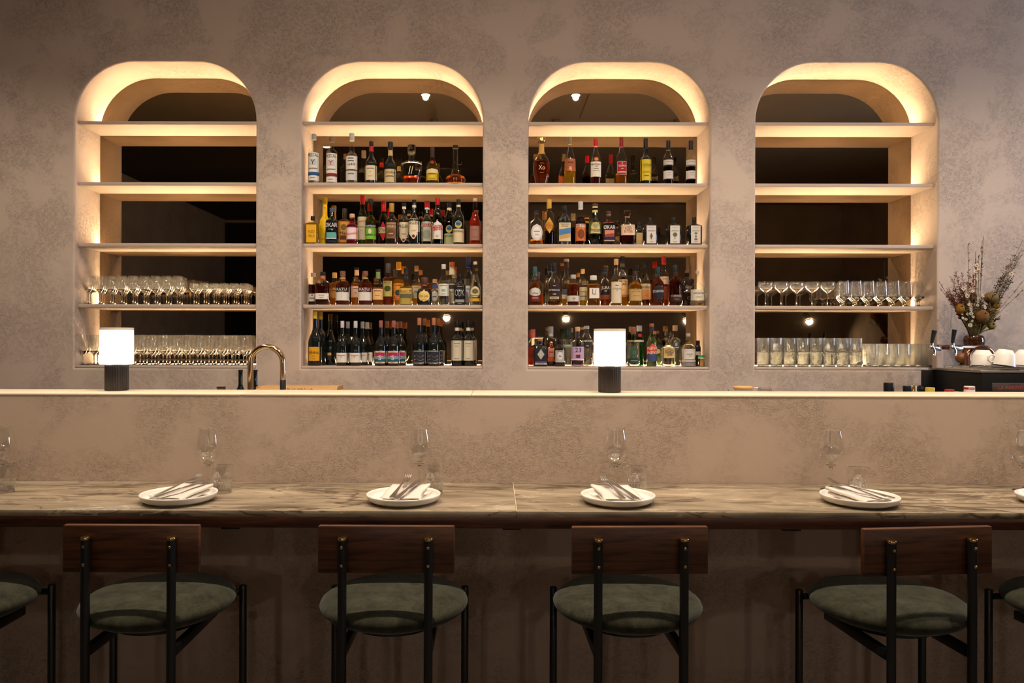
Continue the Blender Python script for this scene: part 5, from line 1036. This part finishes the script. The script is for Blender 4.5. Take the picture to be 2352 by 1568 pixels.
# coffee machine
YE = 3.71; p0 = at(2255, 851, YE); XE = p0.x; ZE = p0.z
t = thing('espresso_machine', 'black espresso machine at the right end of the bar', 'coffee machine', (XE, YE, BENCH))
hE = ZE - BENCH
BLK = pbr('machine_black', (0.004, 0.004, 0.0045), 0.45, spec=0.2)
MB().box(0, 0.80, 0.0, 0.44, 0.06, hE - 0.012).build('body', BLK, t, bevel=0.004)
MB().box(-0.006, 0.81, -0.004, 0.446, hE - 0.0115, hE).build('cup_tray', pbr('machine_steel', (0.35, 0.33, 0.30), 0.3, 1.0), t, bevel=0.002)
MB().box(-0.055, -0.001, 0.40, 0.43, 0.03, hE - 0.012).build('side_panel', BLK, t, bevel=0.002)
MB().lathe([(0.010, 0), (0.020, 0.004), (0.020, 0.02), (0.012, 0.026)], 16, Matrix.Translation((-0.056, 0.41, hE - 0.115)) @ Matrix.Rotation(-PI / 2, 4, 'Y'), rf=lambda a, r: 1 + 0.06 * math.cos(8 * a)).build('steam_knob', BLACKM, t)
for q in (0.05, 0.74):
    for yq in (0.05, 0.39): MB().lathe([(0.02, 0.0005), (0.02, 0.0595)], 14, Matrix.Translation((q, yq, 0))).build('foot', STEEL, t)
xb0 = at(2277, 890, YE).x - XE; zb0 = at(2277, 897.5, YE).z - BENCH; zb1 = at(2277, 879, YE).z - BENCH
bd = MB().box(xb0, xb0 + 0.30, -0.008, -0.0005, zb0, zb1).build('badge', pbr('badge_grey', lin((74, 66, 66)), 0.3), t, bevel=0.001)
flat_text('LA MARZOCCO', (zb1 - zb0) * 0.40, flat((190, 70, 64)), bd, Matrix.Translation((xb0 + 0.110, -0.0085, zb0 + (zb1 - zb0) * 0.42)), maxw=0.20)
flat_text('handmade in italy', (zb1 - zb0) * 0.13, flat((30, 26, 26)), bd, Matrix.Translation((xb0 + 0.105, -0.0085, zb0 + (zb1 - zb0) * 0.80)), maxw=0.10)
# cups upside down on the machine
def cup(px, py, Y, z, tilt, ang, nm, s=1.0):
    p = at(px, py, Y)
    t = thing('coffee_cup', 'white coffee cup turned upside down on the espresso machine, ' + nm, 'cup', (p.x, Y, z), 0, 'cups on the espresso machine'); t.rotation_euler = (0, tilt, ang)
    pf = [(0.0005, 0.080), (0.027, 0.080), (0.030, 0.0795), (0.044, 0.060), (0.047, 0.054), (0.0535, 0.004), (0.054, 0.0), (0.051, 0.0), (0.044, 0.052), (0.028, 0.074), (0.0005, 0.075)]
    MB().lathe([(r * s, q * s) for r, q in pf], 40).build('body', CERAM, t, sharp=35)
    MB().tube([(-0.050 * s, 0, 0.042 * s), (-0.068 * s, 0, 0.044 * s), (-0.080 * s, 0, 0.032 * s), (-0.078 * s, 0, 0.016 * s), (-0.066 * s, 0, 0.008 * s), (-0.0535 * s, 0, 0.012 * s)], 0.0042 * s, 10).build('handle', CERAM, t)
cup(2256, 840, YE + 0.22, ZE + 0.020, R_(-2), R_(200), 'leftmost, behind', 0.98)
cup(2304, 840, YE + 0.10, ZE + 0.022, R_(9), 0, 'tilted, in front', 1.0)
cup(2352, 840, YE + 0.16, ZE + 0.020, R_(6), 0, 'cut off at the right edge', 1.0)
tr = MB()
for yq in (0.03, 0.10, 0.17, 0.24, 0.31): tr.tube([(-0.002, yq, hE + 0.012), (0.30, yq, hE + 0.012)], 0.0035, 6)
for xq in (0.0, 0.1, 0.2, 0.295): tr.box(xq, xq + 0.005, 0.025, 0.315, hE + 0.0005, hE + 0.009)
tr.build('cup_rail', STEEL, t)
# beer taps on an arched tower
YP = 4.62; pb = at(2223, 850, YP)
t = thing('beer_tap_tower', 'bronze arched beer tower with two black handled taps', 'beer tap', (pb.x, YP, BENCH))
zt_ = at(2223, 800, YP).z - BENCH; xr = at(2283, 830, YP).x - pb.x; ra = xr / 2
arc = [(0, 0, 0.001), (0, 0, zt_ - ra * 0.55)] + [(ra - ra * math.cos(PI * k / 12), 0.02 * k / 12, zt_ - ra * 0.55 + ra * 0.62 * math.sin(PI * k / 12)) for k in range(1, 13)] + [(xr, 0.02, 0.001)]
MB().tube(arc, 0.019, 16).build('arch_tube', COPPER, t, sharp=60)
xa = at(2136, 798, YP - 0.05).x - pb.x; za = at(2160, 797, YP - 0.05).z - BENCH
MB().tube([(xa + 0.045, -0.05, za), (0.0, -0.05, za), (0.02, -0.01, za - 0.005)], 0.0145, 12).build('cross_arm', COPPER, t, sharp=60)
for k, px in enumerate((2141, 2189)):
    xt = at(px, 800, YP - 0.08).x - pb.x; zq = at(px, 795, YP - 0.08).z - BENCH
    fa = MB(); fa.tube([(xt + 0.055, -0.06, zq - 0.012), (xt + 0.03, -0.075, zq - 0.012), (xt - 0.004, -0.085, zq - 0.006)], [0.017, 0.014, 0.012], 12)
    fa.tube([(xt - 0.004, -0.088, zq - 0.008), (xt + 0.004, -0.095, zq - 0.03), (xt - 0.002, -0.10, zq - 0.055)], [0.012, 0.010, 0.0085], 12)
    fa.tube([(xt - 0.008, -0.085, zq - 0.01), (xt - 0.006, -0.085, zq + 0.018)], [0.013, 0.010], 12); fa.ball((xt - 0.008, -0.085, zq - 0.006), 0.016, n=12, m=8)
    fo = fa.build('faucet', CHROME, t)
    zh = at(px, 759 if k == 0 else 757, YP - 0.08).z - BENCH
    MB().tube([(xt - 0.006, -0.085, zq + 0.0185), (xt + (0.010 if k == 0 else 0.004), -0.088, zh)], [0.0085, 0.0145], 12).build('handle', BLACKM, fo)
# vase with dried flowers
YV_ = 4.90; pv = at(2237, 770, YV_)
t = thing('bubble_vase', 'dark amber glass vase of stacked bubbles beside the beer taps', 'vase', (pv.x, YV_, BENCH))
zr = pv.z - BENCH
VG = pbr('amber_vase_glass', (0.055, 0.018, 0.006), 0.05, 0.0, 0.7, trans=0.35)
zz = [0.0, 0.035, 0.07, 0.105, 0.14, 0.175, 0.21, 0.245]
k0 = zr / 0.30
MB().lathe([(0.045, 0.001), (0.078, 0.02), (0.088, 0.055), (0.078, 0.09), (0.060, 0.105), (0.078, 0.12), (0.090, 0.155), (0.080, 0.19), (0.062, 0.205), (0.072, 0.22), (0.074, 0.235), (0.060, 0.252), (0.052, 0.258), (0.060, 0.270), (0.062, 0.284), (0.054, 0.298), (0.050, 0.30), (0.046, 0.297)], 36, Matrix.Diagonal((1, 1, k0, 1)), cap1=False).build('body', VG, t, sharp=0)
pbub = at(2208, 822, YV_ - 0.05)
MB().ball((pbub.x - pv.x, -0.05, pbub.z - BENCH), 0.036, n=18, m=12).ball((pbub.x - pv.x + 0.012, -0.045, pbub.z - BENCH - 0.062), 0.030, n=18, m=12).build('side_bubble', pbr('amber_bubble', lin((150, 90, 34)), 0.08, 0.0, 0.6, trans=0.3), t, sharp=0)
BASE = Vector((pv.x, YV_, pv.z - 0.06)); RIM = Vector((pv.x, YV_, pv.z + 0.01))
def stem_pts(tip, bend=0.02, n=7):
    d = Vector((tip.x - RIM.x, tip.y - RIM.y, 0)); r = min(0.036, d.length)
    thr = RIM + (d.normalized() * r * 0.8 if d.length > 1e-5 else Vector((0, 0, 0)))
    out = [BASE + (thr - BASE) * 0.15]
    for k in range(n + 1):
        q = k / n; p = thr + (tip - thr) * q; p.z += bend * math.sin(PI * q); out.append(p)
    return out
OCH, OLV = (150, 108, 40), (112, 100, 58)
DR = lambda c: flat(c, 0.9)
def zpx(zx, zy): return 2100 + zx / 6.818, 530 + zy / 6.818
heads = [(1060, 1345, 110, 112, (112, 80, 42), 'large round brown banksia at the front', -0.05), (1205, 1050, 112, 95, (118, 98, 58), 'large pale banksia at upper right', 0.0), (718, 1225, 72, 86, (140, 98, 30), 'yellow banksia bud at left', -0.03),
         (1283, 1165, 58, 66, (134, 96, 34), 'small yellow banksia at right', -0.01), (1210, 1490, 56, 60, (124, 110, 48), 'small olive banksia low at right', -0.03), (925, 1045, 55, 92, (70, 62, 44), 'dark cone shaped head in the middle', 0.02)]
BQ = thing('dried_bouquet', 'bouquet of dried banksias, daisies and grasses in the amber vase', 'dried bouquet', BASE)
for zx, zy, rx, rz, col, lb, dy in heads:
    px, py = zpx(zx, zy); tip = at(px, py, YV_ + dy); s = YV_ / F / 6.818
    b = BASE; st_ = MB().tube([q - b for q in stem_pts(tip - Vector((0, 0, rz * s * 0.8)), 0.006)], 0.0035, 6)
    hb = MB().ball(tip - b, rx * s * 0.93, rx * s * 0.93, rz * s * 0.95, 14, 10)
    for k in range(170):                       # bristles of the flower head
        u = random.uniform(-0.75, 1); a = random.uniform(0, 2 * PI); c = math.sqrt(1 - u * u); d = Vector((c * math.cos(a), c * math.sin(a), u))
        q0 = tip - b + Vector((d.x * rx * s * 0.88, d.y * rx * s * 0.88, d.z * rz * s * 0.9)); q1 = q0 + d * 0.009 + Vector((0, 0, 0.003))
        sd = d.cross(Vector((0.3, 0.5, 0.8))).normalized() * 0.0012
        hb.add([q0 - sd, q0 + sd, q1], [(0, 1, 2)])
    o = hb.build('banksia', DR(col), BQ, sharp=0); o['label'] = lb; st_.build('stem', DR(OLV), o)
    MB().ball(tip - b + Vector((0, -rx * s * 0.75, rz * s * 0.45)), 0.006, n=8, m=6).build('tip', DR((40, 30, 20)), o)
def spray(name, label, col, tips, seeds, leafcol, thick=0.0014, cat='dried grass', sw=0.003, sl=0.008, spread=0.015):
    b = BASE
    ms = MB(); sd = MB()
    for zx, zy, dy in tips:
        px, py = zpx(zx, zy); tip = at(px, py, YV_ + dy); pts = [q - b for q in stem_pts(tip, random.uniform(-0.01, 0.02))]
        ms.tube(pts, thick, 4)
        for k in range(int(seeds * 1.7)):
            q = random.uniform(0.62, 1.0); i = min(len(pts) - 2, int(q * (len(pts) - 1))); fr_ = q * (len(pts) - 1) - i
            c = pts[i].lerp(pts[i + 1], fr_); off = Vector((random.uniform(-1, 1), random.uniform(-1, 1), random.uniform(-0.3, 1))) * spread
            if spread > 0.008: ms.tube([c, c + off], thick * 0.6, 3)
            d = (off + Vector((0, 0, 0.004))).normalized()
            M = Matrix.Translation(c + off) @ Vector((0, 0, 1)).rotation_difference(d).to_matrix().to_4x4()
            sd.ball((0, 0, 0), sw * random.uniform(0.6, 1.1), None, sl * random.uniform(0.6, 1.2), 5, 4, M)
    o = ms.build('grass_spray', DR(col), BQ, sharp=0); o['label'] = label; so = sd.build('seed_heads', DR(leafcol), o, sharp=0); so['kind'] = 'stuff'; return o
rnd = random.uniform
spray('dried_grass', 'tall oat grass stalk rising highest from the bouquet', (96, 84, 62), [(1085, 80, 0.0), (1065, 150, 0.01)], 7, (92, 76, 54), sl=0.012, spread=0.006)
spray('dried_grass', 'oat grass stalks left of the highest stalk', (96, 84, 62), [(840, 215, 0.0), (960, 330, 0.0), (1010, 390, 0.0)], 5, (92, 76, 54), sl=0.010, spread=0.006)
spray('dried_grass', 'feathery grass spraying to the upper right', (118, 104, 80), [(1700, 140, 0.0), (1690, 270, -0.02), (1650, 400, 0.02), (1550, 430, 0.0), (1480, 520, 0.0), (1700, 350, 0.0)], 14, (112, 92, 66), sl=0.009, sw=0.0022, spread=0.022)
spray('dried_grass', 'dark seeded twigs leaning to the right', (70, 58, 48), [(1430, 660, 0.0), (1500, 720, 0.01), (1540, 760, 0.0), (1380, 700, 0.0), (1330, 760, 0.0), (1450, 790, 0.0)], 20, (62, 50, 44), sl=0.0055, sw=0.0028, spread=0.012)
spray('dried_grass', 'fine grass arching far out to the right', (120, 104, 84), [(1710, 780, 0.0), (1700, 920, 0.0), (1560, 700, 0.02)], 4, (110, 90, 66), sl=0.008, spread=0.006)
spray('dried_grass', 'rust red feathery sprays at the left of the bouquet', (104, 58, 38), [(500, 960, 0), (540, 900, 0.02), (590, 740, 0), (650, 640, 0.01), (745, 650, 0), (720, 830, -0.02), (640, 900, -0.02), (560, 1000, -0.03), (600, 1060, -0.02), (700, 980, 0), (770, 960, 0.01), (830, 800, 0)], 20, (112, 56, 34), sl=0.006, sw=0.0022, spread=0.016)
spray('dried_grass', 'reddish dry leaves among the daisies', (110, 70, 40), [(965, 460, 0), (870, 660, 0), (930, 700, 0.01), (900, 860, 0)], 5, (150, 78, 44), sl=0.013, sw=0.0045, spread=0.008)
spray('dried_grass', 'thin arching stalk reaching far left over the wall', (110, 90, 70), [(395, 805, 0), (400, 890, 0)], 3, (100, 80, 60), sl=0.009, spread=0.005)
spray('dried_grass', 'brown filler twigs packed between the flower heads', (70, 54, 34), [(rnd(640, 1330), rnd(1000, 1420), rnd(-0.04, 0.05)) for k in range(34)], 9, (84, 64, 40), 0.0018, sl=0.012, sw=0.0045, spread=0.016)
spray('dried_grass', 'pale curled leaves hanging at the right of the vase mouth', (120, 104, 62), [(rnd(1150, 1340), rnd(1180, 1420), rnd(-0.05, 0.0)) for k in range(9)], 4, (128, 112, 66), 0.0022, sl=0.018, sw=0.004, spread=0.012)
spray('dried_grass', 'rusty twigs crowding the left of the bouquet', (88, 48, 30), [(rnd(520, 820), rnd(880, 1150), rnd(-0.03, 0.03)) for k in range(16)], 12, (104, 54, 32), 0.0013, sl=0.007, sw=0.0026, spread=0.018)
spray('dried_grass', 'dark olive stalks filling the mouth of the vase', (84, 72, 40), [(rnd(760, 1260), rnd(1180, 1480), rnd(-0.05, 0.03)) for k in range(26)], 5, (92, 78, 44), 0.0016, sl=0.012, sw=0.004, spread=0.01)
dz_ = [(980, 540), (905, 520), (1022, 498), (960, 640), (1000, 595), (980, 760), (770, 905), (805, 970), (855, 1155), (885, 1230), (1002, 1050), (990, 1165), (1105, 1195), (760, 1365), (810, 1385), (890, 1290), (920, 1345), (828, 1300), (875, 1475), (1035, 960), (1078, 1015), (1010, 1310), (745, 1300), (905, 1410), (830, 1020), (910, 945), (1450, 1085), (1520, 670)]
PW, PYC = DR((226, 218, 200)), DR((176, 134, 60))
for k, (zx, zy) in enumerate(dz_):
    px, py = zpx(zx, zy); tip = at(px, py, YV_ - 0.075 + 0.04 * ((k * 7) % 5) / 5)
    words = ['highest', 'upper', 'middle', 'lower']
    b = BASE; st_ = MB().tube([q - b for q in stem_pts(tip, 0.004, 4)], 0.0008, 3)
    r = 0.0135 if k % 3 == 0 else 0.0095; pm = MB(); D = Vector((rnd(-0.5, 0.5), -1, rnd(-0.2, 0.6))).normalized(); U = D.cross(Vector((0, 0, 1))).normalized(); V_ = D.cross(U)
    for j in range(8):
        a = 2 * PI * j / 8; e = U * math.cos(a) + V_ * math.sin(a); sd = U * -math.sin(a) + V_ * math.cos(a); c = tip - b
        pm.add([c + e * r * 0.25 - sd * r * 0.10, c + e * r * 0.25 + sd * r * 0.10, c + e * r * 0.95 + sd * r * 0.2 + D * 0.002, c + e * r * 0.95 - sd * r * 0.2 + D * 0.002], [(0, 1, 2, 3)])
    o = pm.build('daisy', PW, BQ, smooth=False); st_.build('stem', DR(OLV), o)
    MB().ball(tip - b + D * 0.0015, r * 0.34, n=7, m=5).build('flower_centre', PYC, o)
